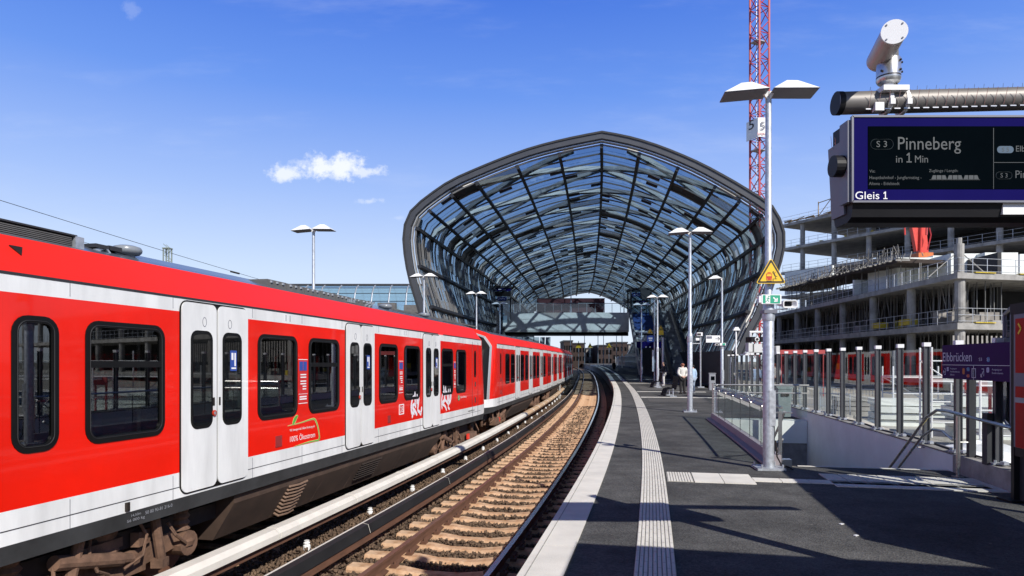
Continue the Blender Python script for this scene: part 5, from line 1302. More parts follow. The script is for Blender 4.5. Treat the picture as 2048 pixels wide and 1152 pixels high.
LIL = mat('sign_lilac_text', (.60, .56, .66), .6)
text('Elbbrücken', .135, S(12 * k_, .265), sx_, Z, LIL, t, 393 * k_); text('S3', .042, S(492 * k_, .272), sx_, Z, LIL, t, 36 * k_); text('S5', .036, S(582 * k_, .274), sx_, Z, LIL, t, 36 * k_)
text('A-D', .026, S(66 * k_, .133), sx_, Z, PURP, t, 32 * k_); text('U4', .030, S(342 * k_, .136), sx_, Z, LIL, t, 36 * k_); text('BUS', .024, S(339 * k_, .044), sx_, Z, LIL, t, 42 * k_); text('E', .036, S(588 * k_, .131), sx_, Z, PURP, t, 14 * k_)
for i, (s, w) in enumerate((('Ausgang zur', 92), ('Freihafenelbbrücke', 130), ('Elbufer', 62))): text(s, .023, S(120 * k_, .145 - .047 * i), sx_, Z, LIL, t, w * k_)
for i, (s, w) in enumerate((('Ausgang zur', 110), ('Zweibrückenstr.', 125))): text(s, .023, S(640 * k_, .145 - .047 * i), sx_, Z, LIL, t, w * k_)
mb = MB(); c = o + sx_ * (W2 * .36) - sn * .10; mb.box((c.x, c.y, 1.0), (.09, .09, 1.46), math.atan2(sx_.y, sx_.x)); c2 = o + sx_ * (W2 * .98) - sn * .10; mb.box((c2.x, c2.y, 1.0), (.09, .09, 1.5), math.atan2(sx_.y, sx_.x)); obj('post', mb, DKST, t, split=True)

# ================================================================== stairwell with its parapet
mb = MB()
ps = frange(SW0, SW1, .5)
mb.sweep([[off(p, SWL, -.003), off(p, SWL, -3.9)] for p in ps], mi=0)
nst = 20
for k in range(nst):
    p0, p1 = SW0 + .06 + k * .30, SW0 + .06 + (k + 1) * .30; z = -.16 * (k)
    mb.quad(off(p0, SWL, z - .003), off(p0, SWR, z - .003), off(p0, SWR, z - .165), off(p0, SWL, z - .165), 1); mb.quad(off(p0, SWL, z - .163), off(p0, SWR, z - .163), off(p1, SWR, z - .163), off(p1, SWL, z - .163), 1)
mb.quad(off(SW1, SWL, -.6), off(SW1, SWR, -.6), off(SW1, SWR, -3.9), off(SW1, SWL, -3.9), 2); mb.quad(off(SW0, SWL, -3.6), off(SW0, SWR, -3.6), off(SW1 + 1, SWR, -3.6), off(SW1 + 1, SWL, -3.6), 1)
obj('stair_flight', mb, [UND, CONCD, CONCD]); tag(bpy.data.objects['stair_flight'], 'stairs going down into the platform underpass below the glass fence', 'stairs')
mb = MB()
for (d0, d1, z0, z1, dp) in ((SWL, SWR - .01, -.62, .012, .55),): mb.prism([(0, z0), (0, z1), (dp, z1), (dp, z0)], off(SW1 - .05, d0), tang(SW1), Z, side(SW1) * (d1 - d0))
o_ = obj('stair_lintel', mb, WALLW, loc=off(SW1, 4.3)); tag(o_, 'white beam closing the far end of the stair opening', 'beam')
mb = MB(); a, b = off(SW0 + .03, SWL + .3, .006), off(SW0 + .03, SWR, .006); mb.beam(a, b, .05, .008); struct('stair_nosing', mb, WPAV)
gp = thing('glass_parapet', 'low glass railing on a pinkish metal base along the stair opening', 'railing', off(SW0, SWL))
mb = MB(); mb.sweep([[off(p, SWL - .22, .0), off(p, SWL - .22, .04), off(p, SWL - .10, .05), off(p, SWL - .09, .19), off(p, SWL + .02, .19), off(p, SWL + .02, -.3)] for p in frange(SW0 - .15, SW1 + .1, .5)], caps=True); obj('kerb', mb, PARA, gp)
for i, (pa, pb) in enumerate(zip(frange(SW0 + .02, SW1, 1.12)[:-1], frange(SW0 + .02, SW1, 1.12)[1:])):
    mb = MB(); mb.quad(off(pa + .01, SWL - .05, .19), off(pb - .01, SWL - .05, .19), off(pb - .01, SWL - .05, .88), off(pa + .01, SWL - .05, .88)); mb.beam(off(pa, SWL - .05, .19), off(pa, SWL - .05, .88), .012, .012, 1, tang(pa)); obj('pane', mb, [PGL, DKST], gp)
    c = off(pb - .05, SWL - .05, .88); mb = MB(); mb.pipe([c, c + side(pb) * .05 + Z * -.02, c + side(pb) * .09 + Z * .04], .010, 6); obj('handrail_bracket', mb, STNL, gp)
mb = MB(); mb.pipe([off(p, SWL + .06, .93) for p in ps], .022, 8); mb.pipe([off(SW1, SWL - .05, 1.0), off(SW1, SWR + .05, 1.0)], .024, 8); mb.pipe([off(SW1 - .05, SWL - .05, .78), off(SW1 - .05, SWR, .78)], .018, 8); obj('handrail', mb, STNL, gp)
mb = MB()
for p, d in ((SW1, SWL - .05), ): mb.tube(off(p, d, 0), off(p, d, 1.05), .028, 8); mb.box(off(p, d, .02), (.22, .16, .03))
a = off(SW0 - .06, SWL + .02); mb.box(a + Z * .44, (.05, .05, .88), rotL); mb.box(a + Z * .86 + Vector((.02, 0, 0)), (.32, .06, .02), rotL); mb.box(a + Vector((.05, .02, .06)), (.24, .16, .12), rotL)
mb.pipe([off(SW0 + .1, SWL + .12, .86), off(SW0 + .5, SWL + .12, .60), off(SW0 + 2.2, SWL + .12, -.35)], .020, 8); mb.pipe([off(SW0 + .25, SWL + .12, .40), off(SW0 + .5, SWL + .12, .25), off(SW0 + 2.0, SWL + .12, -.6)], .018, 8); obj('end_post', mb, STNL, gp, split=True)
mb = MB(); mb.quad(off(SW1, SWL, .1), off(SW1, SWR, .1), off(SW1, SWR, .95), off(SW1, SWL, .95)); obj('pane', mb, PGL, gp)
# handrails on the right side of the stairs
t = thing('handrail', 'double stainless handrail rising out of the stairs on the right wall', 'handrail', off(SW0, SWR)); mb = MB()
H0 = G(1930, 945); 
def hrl(dz, dd, r, x): 
    pts = [off(SW0 + 2.6, SWR - dd, -.80 + dz), off(SW0 + .45, SWR - dd, .90 - .32 + dz + .10), off(SW0 + .10, SWR - dd, .92 + dz - .14 + .04), off(SW0 - .25, SWR - dd, .92 + dz - .14 + .05), off(SW0 - x, SWR - dd, .92 + dz - .18)]
    mb.pipe(pts, r, 8)
hrl(.10, .14, .024, 2.3); hrl(-.20, .20, .020, .55)
for p in (SW0 - .5, SW0 + .9): mb.pipe([off(p, SWR - .14, .55 if p < SW0 else .32), off(p, SWR - .1, .50 if p < SW0 else .24), off(p, SWR + .02, .50 if p < SW0 else .24)], .012, 6)
obj('rail', mb, STNL, t); mb = MB(); c = off(SW0 - .55, SWR - .13); mb.tube(c, c + Z * .88, .028, 8); mb.box(c + Z * .008, (.12, .12, .016)); obj('post', mb, STNL, t)

# ================================================================== display case row at the right edge
VB = Vector((6.06, 7.95, 0)); vt = Vector((-.205, -.979, 0)); vs_ = Vector((.979, -.205, 0))
t = thing('display_case', 'row of dark framed timetable cases with red posters at the right edge', 'display case', VB)
def V_(a, b, z): return VB + vt * a + vs_ * b + Z * z
for k, (a0, a1) in enumerate(((0, 2.20), (2.27, 4.47))):
    mb = MB(); am, ah = (a0 + a1) / 2, (a1 - a0) / 2
    for a in (a0 + .035, a1 - .035): mb.obox(V_(a, .0, 1.18), vt * .035, vs_ * .045, Z * 1.18)
    mb.obox(V_(am, 0, 2.30), vt * ah, vs_ * .055, Z * .062); mb.obox(V_(am, 0, .60), vt * (ah - .03), vs_ * .04, Z * .05)
    for a in (a0 + .035, a1 - .035): mb.box(V_(a, 0, .012), (.3, .26, .024), 0)
    obj('frame', mb, BODYD, t)
    mb = MB(); mb.obox(V_(a0 + .22, .03, .28), vt * .14, vs_ * .02, Z * .27); obj('foot_plate', mb, DKST, t)
    mb = MB(); mb.obox(V_(am, -.02, 1.445), vt * (ah - .075), vs_ * .03, Z * .79); pn = obj('panel', mb, SIDEG, t)
    mb = MB(); pw = ah - .13
    mb.obox(V_(am, -.056, 1.86), vt * pw, vs_ * .004, Z * .32, 0); mb.obox(V_(am, -.056, 1.02), vt * pw, vs_ * .004, Z * .36, 0); mb.obox(V_(am, -.062, 1.22), vt * pw, vs_ * .003, Z * .03, 1); mb.obox(V_(am - .3, -.062, .80), vt * .40, vs_ * .003, Z * .12, 1); mb.obox(V_(a0 + .45, -.062, .98), vt * .12, vs_ * .003, Z * .18, 3)
    if k == 0:
        for s in (1, -1): mb.beam(V_(.26, -.064, 2.06), V_(.20, -.064, 2.06 + .06 * s), .025, .004, 2, -vs_)
    obj('poster', mb, [mat('poster_red%d' % k, (.42, .018, .014), .5, spec=.1), mat('poster_grey', (.36, .36, .36), .5, spec=.1), YEL, BODYD], pn)
# angled glass wing in front of the row
mb = MB(); wA, wB = P(2009, 700, 8.9), P(2024, 700, 8.3); wd = Vector((wB.x - wA.x, wB.y - wA.y, 0)); 
for (q, z0, z1) in ((wA, .86, 2.32), (wB, .80, 2.36)): mb.tube((q.x, q.y, z0), (q.x, q.y, z1), .022, 6)
mb.tube((wA.x, wA.y, 2.31), (wB.x, wB.y, 2.36), .022, 6); mb.tube((wA.x, wA.y, .88), (wB.x, wB.y, .80), .022, 6); obj('wing_frame', mb, SIDEG, t)
mb = MB(); mb.quad((wA.x, wA.y, .9), (wB.x, wB.y, .84), (wB.x, wB.y, 2.33), (wA.x, wA.y, 2.29)); obj('wing_glass', mb, TGL, t)
mb = MB(); q = offY(9.0, FO - .1); mb.box((q.x, q.y, .62), (.10, .10, .7)); obj('rear_post', mb, DKST, t)
# shelter roof behind and right of the camera (its shadow crosses the foreground)
SR = Vector((2.76, 2.88, 2.8)); t = thing('platform_shelter', 'flat roofed platform shelter just behind the camera', 'shelter', (5, .5, 0)); u_ = Vector((.215, .977, 0)); s_ = Vector((.977, -.215, 0))
mb = MB(); mb.obox(SR + s_ * 2.6 - u_ * 3.0, s_ * 2.6, u_ * 3.0, Z * .07); obj('roof', mb, DKST, t)
mb = MB()
for a, b in ((.25, .5), (.25, 5.3), (4.8, .5), (4.8, 5.3)): c = SR + s_ * a - u_ * b; mb.tube((c.x, c.y, 0), (c.x, c.y, 2.75), .05, 8)
obj('post', mb, DKST, t); mb = MB(); c = SR + s_ * 4.7 - u_ * .6; d_ = SR + s_ * 4.7 - u_ * 5.4; mb.quad((c.x, c.y, .2), (d_.x, d_.y, .2), (d_.x, d_.y, 2.4), (c.x, c.y, 2.4)); obj('glass_wall', mb, FGL, t)

# ================================================================== departure board
YD = 4.0; zz = lambda py, Y=YD: P(0, py, Y).z; xx = lambda px, Y=YD: P(px, 0, Y).x
t = thing('departure_board', 'large navy departure board with grey lettering hanging from a pipe', 'departure board', (xx(1900), YD, zz(330)))
XR = 4.15
mb = MB(); sec = [(0, zz(236)), (0, zz(404)), (.02, zz(432)), (.07, zz(440)), (.22, zz(440)), (.25, zz(404)), (.25, zz(236))]
mb.prism(sec, (xx(1708), YD + .012, 0), (0, 1, 0), Z, (XR - xx(1708), 0, 0)); obj('housing', mb, BODYD, t)
mb = MB(); yb = YD + .26; mb.prism([(xx(1656, yb), zz(300, yb)), (xx(1712, yb), zz(297, yb)), (xx(1712, yb), zz(440, yb)), (xx(1663, yb), zz(440, yb))], (0, YD + .10, 0), (1, 0, 0), Z, (0, .16, 0)); obj('end_housing', mb, SIDEG, t)
mb = MB(); mb.tube((xx(1676), YD + .07, zz(326)), (xx(1703), YD + .07, zz(326)), .065, 20); obj('hinge', mb, BODYD, t)
mb = MB(); mb.box(((xx(1697) + xx(1705)) / 2, YD + .05, (zz(240) + zz(404)) / 2), (xx(1708) - xx(1697), .10, zz(240) - zz(404))); obj('side_cheek', mb, SIDEG, t)
FX0, FX1, FZ0, FZ1 = xx(1703), XR - .02, zz(404), zz(234)
mb = MB(); mb.box(((FX0 + FX1) / 2, YD, (FZ0 + FZ1) / 2), (FX1 - FX0, .02, FZ1 - FZ0)); obj('blue_front', mb, NAVY, t)
mb = MB()
for z in (FZ0, FZ1): mb.beam((FX0, YD - .006, z), (FX1, YD - .006, z), .02, .012)
mb.beam((FX0, YD - .006, FZ0), (FX0, YD - .006, FZ1), .02, .012, 0, Vector((1, 0, 0))); obj('front_frame', mb, SIDEG, t)
sx0, sz0, sz1 = xx(1734), zz(379), zz(254)
mb = MB(); mb.box(((sx0 + FX1 - .12) / 2, YD - .011, (sz0 + sz1) / 2), (FX1 - .12 - sx0, .004, sz1 - sz0)); scr = obj('screen', mb, SCRN, t)
ys = YD - .0145; T_ = lambda px, py: Vector((xx(px, ys), ys, zz(py, ys))); X1 = Vector((1, 0, 0)); pxm = ys / F
def one(cap, px, py, m, par, dy):
    mb = MB(); h = cap * pxm; w = h * .13; c = T_(px, py) + Vector((h * .27, dy, 0))
    mb.prism([(-w / 2, w), (w / 2, w), (w / 2, h), (-w * .35, h), (-h * .27, h * .80), (-h * .22, h * .68), (-w / 2, h * .80)], c, X1, Z, (0, .0006, 0)); mb.prism([(-h * .27, 0), (h * .27, 0), (h * .27, w * .98), (-h * .27, w * .98)], c, X1, Z, (0, .0006, 0)); obj('lettering', mb, m, par)
def scr_t(s, cap, px, py, w, par=None, m=None): text(s, cap * pxm, T_(px, py), X1, Z, m or TXTG, par or scr, w * pxm)
scr_t('Pinneberg', 25, 1796, 299, 126); scr_t('in', 14, 1792, 325, 13); one(19.5, 1813, 325, TXTG, scr, 0); scr_t('Min', 14, 1830, 325, 26); scr_t('S 3', 12, 1753, 294, 21)
scr_t('Via:', 5.5, 1739, 345, 11); scr_t('Hauptbahnhof - Jungfernstieg -', 6, 1739, 358, 104); scr_t('Altona - Eidelstedt', 6, 1738, 370, 61); scr_t('Zuglänge / Length:', 5.5, 1858, 344, 58)
text('Gleis', 15 * pxm, Vector((xx(1711, ys), YD - .0125, zz(398, ys))), X1, Z, TXTW, t, 48 * pxm); one(15, 1767, 398, TXTW, t, .001)
scr_t('S 5', 8, 2004, 303, 14); scr_t('Elbbrücken', 11.5, 2032, 303, 72); scr_t('S 3', 8.5, 2001, 355, 14); scr_t('Pinneberg', 15, 2031, 356, 80)
mb = MB()
def pill(px, py, w, h, fill):
    c = T_(px, py); pts = rrect(w * pxm, h * pxm, h * pxm * .48, 6)
    if fill: mb.prism(pts, c + Vector((0, .0008, 0)), X1, Z, (0, .001, 0), 1)
    else: lp = [c + X1 * x + Z * y for x, y in pts]; mb.pipe(lp + [lp[0]], .0018, 4)
pill(1764, 288.5, 45, 20, 0); pill(2011, 299, 33, 14, 1); pill(2008, 351, 32, 14, 0)
mb.beam(T_(1987, 256), T_(1987, 378), .003, .001, 0, Vector((0, 1, 0))); mb.beam(T_(1987, 325), T_(2150, 325), .003, .001, 0, Vector((0, 1, 0))); mb.beam(T_(1859, 359.5), T_(1960, 359.5), .002, .001, 0, Vector((0, 1, 0)))
for k in range(9):
    x = 1867.5 + k * 10.7; e0, e1 = (3 if k % 3 == 0 else 0), (3 if k % 3 == 2 else 0); c = T_(x, 354.5); mb.prism([(-4.7 * pxm, -4 * pxm), (4.7 * pxm, -4 * pxm), ((4.7 - e1) * pxm, 4 * pxm), ((-4.7 + e0) * pxm, 4 * pxm)], c, X1, Z, (0, .001, 0))
obj('screen_marks', mb, [TXTG, TXTB], scr, split=True)
mb = MB(); a = T_(2012, 427), T_(2120, 404); mb.box(((a[0].x + a[1].x) / 2, YD + .025, (a[0].z + a[1].z) / 2), (a[1].x - a[0].x, .03, a[1].z - a[0].z)); obj('white_label', mb, WPL, t)
mb = MB()
for k in range(5): 
    q = Vector((xx(1664 + k * 8, YD + .2), YD + .2, zz(300, YD + .2))); mb.tube(q, q + Vector((random.uniform(-.03, .02), random.uniform(-.05, .05), random.uniform(.05, .09))), .0014, 4)
obj('bird_spikes', mb, STNL, t)
# carrying pipe with spikes and mast
yp = YD + .10; zp = zz(207, yp); xe = 5.7
t = thing('support_pipe', 'thick grey horizontal pipe with bird spikes above the departure board', 'support beam', (3.4, yp, zp)); mb = MB(); rp = .068
x_ = xx(1672, yp); mb.pipe([(x_, yp, zp), (xe, yp - .25, zp)], rp, 28); obj('pipe', mb, PIPEM, t, smooth=True)
mb = MB(); mb.tube((x_ - .004, yp, zp), (x_ + .03, yp, zp), rp + .003, 28); obj('end_cap', mb, BODYD, t, smooth=True)
mb = MB(); k = 0; x = x_ + .17
while x < xe - .3:
    b = Vector((x, yp - rp * .80 - .25 * (x - x_) / (xe - x_), zp - .050)); mb.tube(b, b + Vector((-.008, -.045, .088)), .0014, 4); mb.tube(b + Vector((.03, .05, .105)), b + Vector((.042, .06, .15)), .0013, 4); mb.box(b + Vector((0, .008, -.008)), (.036, .012, .006)); x += .056
obj('bird_spikes', mb, STNL, t, kind='stuff')
mb = MB(); mb.tube((3.58, 4.34, 0), (3.58, 4.34, zp + .12), .085, 18); mb.beam((3.58, 4.34, zp), (3.58, yp - .1, zp), .12, .10); obj('mast', mb, PIPEM, t)
for px in (1767, 1800):
    mb = MB(); c = Vector((xx(px, yp), yp - .02, zp)); mb.tube(c + Vector((-.011, 0, 0)), c + Vector((.011, 0, 0)), rp + .010, 28); mb.box(c + Vector((0, -rp - .005, -.025)), (.028, .025, .033)); obj('clamp', mb, WPL, t)
mb = MB(); c = Vector((xx(1744, yp), yp - rp, zp - .05)); mb.box(c, (.053, .04, .05)); obj('white_tag', mb, WPL, t)
# camera on the pipe
t = thing('surveillance_camera', 'white cylindrical surveillance camera tilted on a round metal mount above the pipe', 'camera', (xx(1778), YD, zz(180))); yc = YD + .04; q_ = .816
mb = MB(); mb.box((xx(1781, yc), yc, zz(183, yc)), (.155, .13, .03)); mb.tube((xx(1777, yc), yc, zz(180, yc)), (xx(1777, yc), yc, zz(168, yc)), .029, 12); obj('base', mb, WPL, t)
c = Vector((xx(1777, yc), yc, 0)); mb = MB(); mb.lathe([(.025, zz(170, yc)), (.061, zz(166, yc)), (.069, zz(161, yc)), (.069, zz(157, yc))], c, 28); mb.lathe([(.068, zz(154, yc)), (.068, zz(121, yc)), (.064, zz(119, yc))], c, 28); obj('mount', mb, mat('brushed_metal', (.55, .55, .54), .32, metal=.85, var=.12, scale=6), t, smooth=True)
mb = MB(); mb.lathe([(.0683, zz(157, yc)), (.0683, zz(154, yc))], c, 28)
for zv in (128, 147):
    for a in (-2.6, -1.0, -.35): mb.tube(c + Vector((.067 * math.cos(a), .067 * math.sin(a), zz(zv, yc))), c + Vector((.077 * math.cos(a), .077 * math.sin(a), zz(zv, yc))), .007, 8)
mb.box(c + Vector((.0, .02, zz(112, yc))), (.09, .10, .05)); mb.tube(c + Vector((.05, 0, zz(168, yc))), c + Vector((.073, .016, zz(182, yc))), .006, 6); obj('mount_bolts', mb, SBLK, t)
f0, f1 = P(1789, 63, 3.77), P(1757, 122, 4.13); ad = (f1 - f0).normalized()
mb = MB(); mb.pipe([f0 + ad * .010, f1], .0685, 32); obj('tube', mb, mat('camera_shell', (.50, .44, .41), .4, metal=.3, var=.08), t, smooth=True)
mb = MB(); mb.pipe([f0, f0 + ad * .012], .0705, 32); 
obj('front_plate', mb, WPL, t); mb = MB()
e1 = ad.cross(Z).normalized(); e2 = e1.cross(ad)
for k in range(4): a = .785 + k * 1.571; q = f0 + e1 * (.058 * math.cos(a)) + e2 * (.058 * math.sin(a)); mb.tube(q - ad * .004, q + ad * .01, .005, 8)
obj('screws', mb, SIDEG, t)
# ================================================================== people
def skin_mesh(nodes, edges, mats, name, parent, sub=1, world=False):
    me = bpy.data.meshes.new('tmp'); names = list(nodes); me.from_pydata([nodes[k][:3] for k in names], [(names.index(a), names.index(b)) for a, b in edges], [])
    o = bpy.data.objects.new('tmp', me); C.objects.link(o)
    m = o.modifiers.new('s', 'SKIN'); m.use_smooth_shade = True
    sv = me.skin_vertices[0].data if me.skin_vertices else None
    if sv is None:
        bm = bmesh.new(); bm.from_mesh(me); bm.verts.layers.skin.verify(); bm.to_mesh(me); bm.free(); sv = me.skin_vertices[0].data
    for i, k in enumerate(names): r = nodes[k][3]; sv[i].radius = (r if not isinstance(r, tuple) else r[0], r if not isinstance(r, tuple) else r[1]); sv[i].use_root = (i == 0)
    s = o.modifiers.new('u', 'SUBSURF'); s.levels = sub; s.render_levels = sub
    dg = bpy.context.evaluated_depsgraph_get(); me2 = bpy.data.meshes.new_from_object(o.evaluated_get(dg)); bpy.data.objects.remove(o); bpy.data.meshes.remove(me)
    me2.name = name; me2.materials.clear(); me2.materials.append(mats)
    r = bpy.data.objects.new(name, me2); C.objects.link(r); r.parent = parent; return r
SKIN = mat('skin_tone', (.52, .32, .24), .6, var=.1)
def person(label, loc, rz, coat, trou, hairc, shoe, pose='behind', h=1.70, hood=False):
    t = thing('person', label, 'person', loc, None, rz); s = h / 1.72
    N = {'pel': (0, 0, .93, .13), 'sp': (0, .0, 1.10, .12), 'ch': (0, .0, 1.29, (.15, .12)), 'nk': (0, .0, 1.45, .055), 'hd': (0, .015, 1.53, .075), 'ht': (0, .02, 1.62, .088), 'cr': (0, .01, 1.69, .055), 'no': (0, .105, 1.575, .014)}
    E = [('pel', 'sp'), ('sp', 'ch'), ('ch', 'nk'), ('nk', 'hd'), ('hd', 'ht'), ('ht', 'cr'), ('hd', 'no')]
    for sd, n in ((-1, 'l'), (1, 'r')):
        N['sh' + n] = (sd * .18, 0, 1.385, .065)
        if pose == 'behind': N['el' + n] = (sd * .27, -.07, 1.12, .048); N['wr' + n] = (sd * .10, -.17, .955, .034); N['ha' + n] = (sd * .035, -.185, .93, .036); fd_ = (-sd * .09, -.01, -.045)
        elif pose == 'phone': N['el' + n] = (sd * .24, .02, 1.12, .048); N['wr' + n] = (sd * .12, .24, 1.16, .034); N['ha' + n] = (sd * .08, .30, 1.19, .036); fd_ = (-sd * .05, .07, .03)
        else: N['el' + n] = (sd * .25, -.02, 1.12, .048); N['wr' + n] = (sd * .26, .04, .88, .034); N['ha' + n] = (sd * .26, .06, .80, .036); fd_ = (-sd * .01, .03, -.09)
        E += [('ch', 'sh' + n), ('sh' + n, 'el' + n), ('el' + n, 'wr' + n), ('wr' + n, 'ha' + n)]
        hx, hy, hz, _ = N['ha' + n]
        for f in range(5):
            k = (f - 1.5) * .017; ln = (.75, 1, 1.08, 1, .8)[f]
            N['f%d%s' % (f, n)] = (hx + fd_[0] * ln + (0 if abs(fd_[0]) > .06 else k), hy + fd_[1] * ln - (.03 if f == 0 else 0), hz + fd_[2] * ln + (k if abs(fd_[0]) > .06 else 0), .009); E.append(('ha' + n, 'f%d%s' % (f, n)))
        st = .03 * sd
        N['hi' + n] = (sd * .09, 0, .86, .10); N['kn' + n] = (sd * .10, .02 + st, .48, .066); N['an' + n] = (sd * .11, -.02 + st, .09, .042); N['to' + n] = (sd * .13, .13 + st, .04, .036)
        E += [('pel', 'hi' + n), ('hi' + n, 'kn' + n), ('kn' + n, 'an' + n), ('an' + n, 'to' + n)]
    sc = lambda d: {k: tuple(c * s for c in v[:3]) + ((v[3] if not isinstance(v[3], tuple) else v[3]),) for k, v in d.items()}
    body = skin_mesh(sc(N), E, SKIN, 'body', t)
    def sub(keys, grow, add=None):
        d = {k: N[k][:3] + ((tuple(r + grow for r in N[k][3]) if isinstance(N[k][3], tuple) else N[k][3] + grow),) for k in keys}
        if add: d.update(add)
        return sc(d)
    jk = ['sp', 'ch'] + [a + n for n in 'lr' for a in ('sh', 'el', 'wr')]
    hem = {'hm': (0, 0, .86, .165), 'sp': (0, 0, 1.08, (.175, .14)), 'ch': (0, 0, 1.30, (.19, .15)), 'co': (0, 0, 1.43, .085)}
    skin_mesh(sub(jk, .026, hem), [('sp', 'ch'), ('sp', 'hm'), ('ch', 'co')] + [(a + n, b + n) for n in 'lr' for a, b in (('sh', 'el'), ('el', 'wr'))] + [('ch', 'shl'), ('ch', 'shr')], coat, 'jacket', t)
    tk = ['pel'] + [a + n for n in 'lr' for a in ('hi', 'kn', 'an')]
    skin_mesh(sub(tk, .022), [('pel', 'hil'), ('pel', 'hir')] + [(a + n, b + n) for n in 'lr' for a, b in (('hi', 'kn'), ('kn', 'an'))], trou, 'trousers', t)
    for n in 'lr':
        d = {'a': N['an' + n][:2] + (.07, .058), 'b': N['to' + n][:2] + (.045, .05), 'c': (N['an' + n][0], N['an' + n][1] - .05, .05, .045)}
        skin_mesh(sc(d), [('a', 'b'), ('a', 'c')], shoe, 'shoe', t)
    hd = {'a': (0, -.005, 1.665, .092), 'b': (0, -.035, 1.60, .092), 'c': (0, -.05, 1.52, .06)}
    skin_mesh(sc(hd), [('a', 'b'), ('b', 'c')], hairc, 'hair' if not hood else 'cap', t)
    mb = MB()
    for sd in (-1, 1): mb.lathe([(.011, -.008), (.013, 0), (.011, .008)], (sd * .034 * s, .092 * s, 1.61 * s), 8)
    obj('eyes', mb, SBLK, t, world=False)
    mb = MB()
    for sd in (-1, 1): mb.lathe([(.012, -.03), (.02, 0), (.014, .03)], (sd * .092 * s, .005 * s, 1.59 * s), 8)
    obj('ears', mb, SKIN, t, world=False); mb = MB(); mb.box((0, .098 * s, 1.53 * s), (.045, .012, .01)); obj('mouth', mb, mat('lips', (.40, .16, .14), .5), t, world=False)
    return t
CW = mat('coat_white', (.68, .66, .60), .8, var=.15, scale=8); CBk = mat('cloth_black', (.022, .021, .022), .85, var=.2); CBl = mat('coat_light_blue', (.38, .52, .70), .8, var=.15)
HRD = mat('hair_auburn', (.28, .09, .05), .7, var=.3, scale=30); HBK = mat('hair_dark', (.02, .016, .014), .7); JKD = mat('jacket_dark', (.03, .03, .034), .8); TRW = mat('trousers_pale', (.62, .61, .58), .85); SHW = mat('shoe_white', (.7, .7, .7), .6); DEN = mat('denim_pale', (.30, .36, .45), .85)
q = G(1365, 788); person('person with auburn hair in a white jacket and black trousers, hands clasped behind the back', q, R(4), CW, CBk, HRD, CBk, 'behind', 1.60)
q2 = Vector((P(1385, 0, q.y + .9).x, q.y + .9, 0)); person('person in a light blue jacket half hidden behind the second lamp post', q2, R(30), CBl, DEN, HBK, SHW, 'down', 1.52)
q = G(1327, 772); person('person in a dark padded jacket and pale trousers leaning over by the wire benches', q, R(70), JKD, TRW, HBK, SHW, 'phone', 1.62)
q = offY(92, 3.6); q.x = P(1228, 0, q.y).x; q.z = 0; person('dark clothed person standing far along the platform before the far fence', q, R(200), CBk, CBk, HBK, CBk, 'down', 1.72)

# ================================================================== platform furniture
def mesh_bench(label, q, rz):
    t = thing('wire_bench', label, 'bench', q, 'dark wire mesh benches', rz); c, s = math.cos(rz), math.sin(rz)
    def B(x, y, z): return Vector((x, y, z))
    mb = MB()
    prof = [(-.30, .02), (-.18, .34), (.10, .40), (.22, .34), (.28, .60), (.31, .95)]
    for k in range(15): mb.pipe([B(-.7 + .1 * k, y, z) for y, z in prof], .010, 4)
    for y, z in spl(prof, 3): mb.tube(B(-.72, y, z), B(.72, y, z), .009, 4)
    obj('mesh_seat', mb, BODYD, t, world=False); mb = MB()
    for x in (-.6, .6): mb.tube(B(x, .1, 0), B(x, .1, .4), .03, 6); mb.box(B(x, .1, .02), (.2, .3, .04))
    obj('leg', mb, GALV, t, world=False)
mesh_bench('dark wire bench to the left of the person in the white jacket', G(1338, 792), R(-95)); mesh_bench('dark wire bench below the person in the dark jacket', G(1312, 775), R(-95))
# post with blue information board and two yellow triangles before the stairs
q = G(1309, 766); t = thing('information_post', 'slim post with a blue panel and yellow warning triangles before the blue stairs', 'sign post', q); Yq = q.y
mb = MB(); mb.tube(q, (q.x, Yq, P(0, 600, Yq).z), .055, 8); a = P(1318, 0, Yq); 
for py in (664, 678): mb.tube(P(1275, py, Yq), P(1332, py, Yq), .03, 6)
mb.tube(P(1326, 742, Yq), P(1326, 675, Yq), .10, 8); mb.box(P(1326, 744, Yq), (.4, .4, .05)); obj('pole', mb, GALV, t)
def pbox(nm, px0, px1, py0, py1, Y, m, par, th=.05):
    mb = MB(); a, b = P(px0, py1, Y), P(px1, py0, Y); mb.box(((a.x + b.x) / 2, Y, (a.z + b.z) / 2), (b.x - a.x, th, b.z - a.z)); return obj(nm, mb, m, par)
bp = pbox('blue_panel', 1294, 1308, 671, 684, Yq - .1, BLUE, t); pbox('panel_print', 1297, 1305, 675, 678, Yq - .14, TXTW, bp, .01); pbox('panel_print', 1298, 1304, 679.5, 681.5, Yq - .14, TXTW, bp, .01)
pbox('yellow_panel', 1316, 1327, 661, 670, Yq - .1, YEL, t); pbox('white_stele', 1304.5, 1307.5, 700, 743, Yq - .15, WPL, t, .1)
for px, py in ((1300.5, 663.5), (1321.5, 657)):
    o = P(px, py, Yq - .15); mb = MB(); w = 12 * Yq / F; mb.prism(rtri(w, .04), o, (1, 0, 0), Z, (0, .03, 0), 0); mb.prism(rtri(w * .86, .03), o + Vector((0, -.005, 0)), (1, 0, 0), Z, (0, .005, 0), 1); mb.prism(rtri(w * .62, .02), o + Vector((0, -.01, 0)), (1, 0, 0), Z, (0, .005, 0), 0); mb.box(o + Vector((0, -.014, -.03)), (w * .22, .004, w * .14), mi=1); obj('warning_triangle', mb, [YEL, SBLK], t)
mb = MB()
for px in (1292, 1300): mb.tube(P(px, 694, Yq - .2), P(px, 694, Yq), .09, 10); mb.tube(P(px, 694, Yq - .22), P(px, 694, Yq - .2), .05, 8, mi=1)
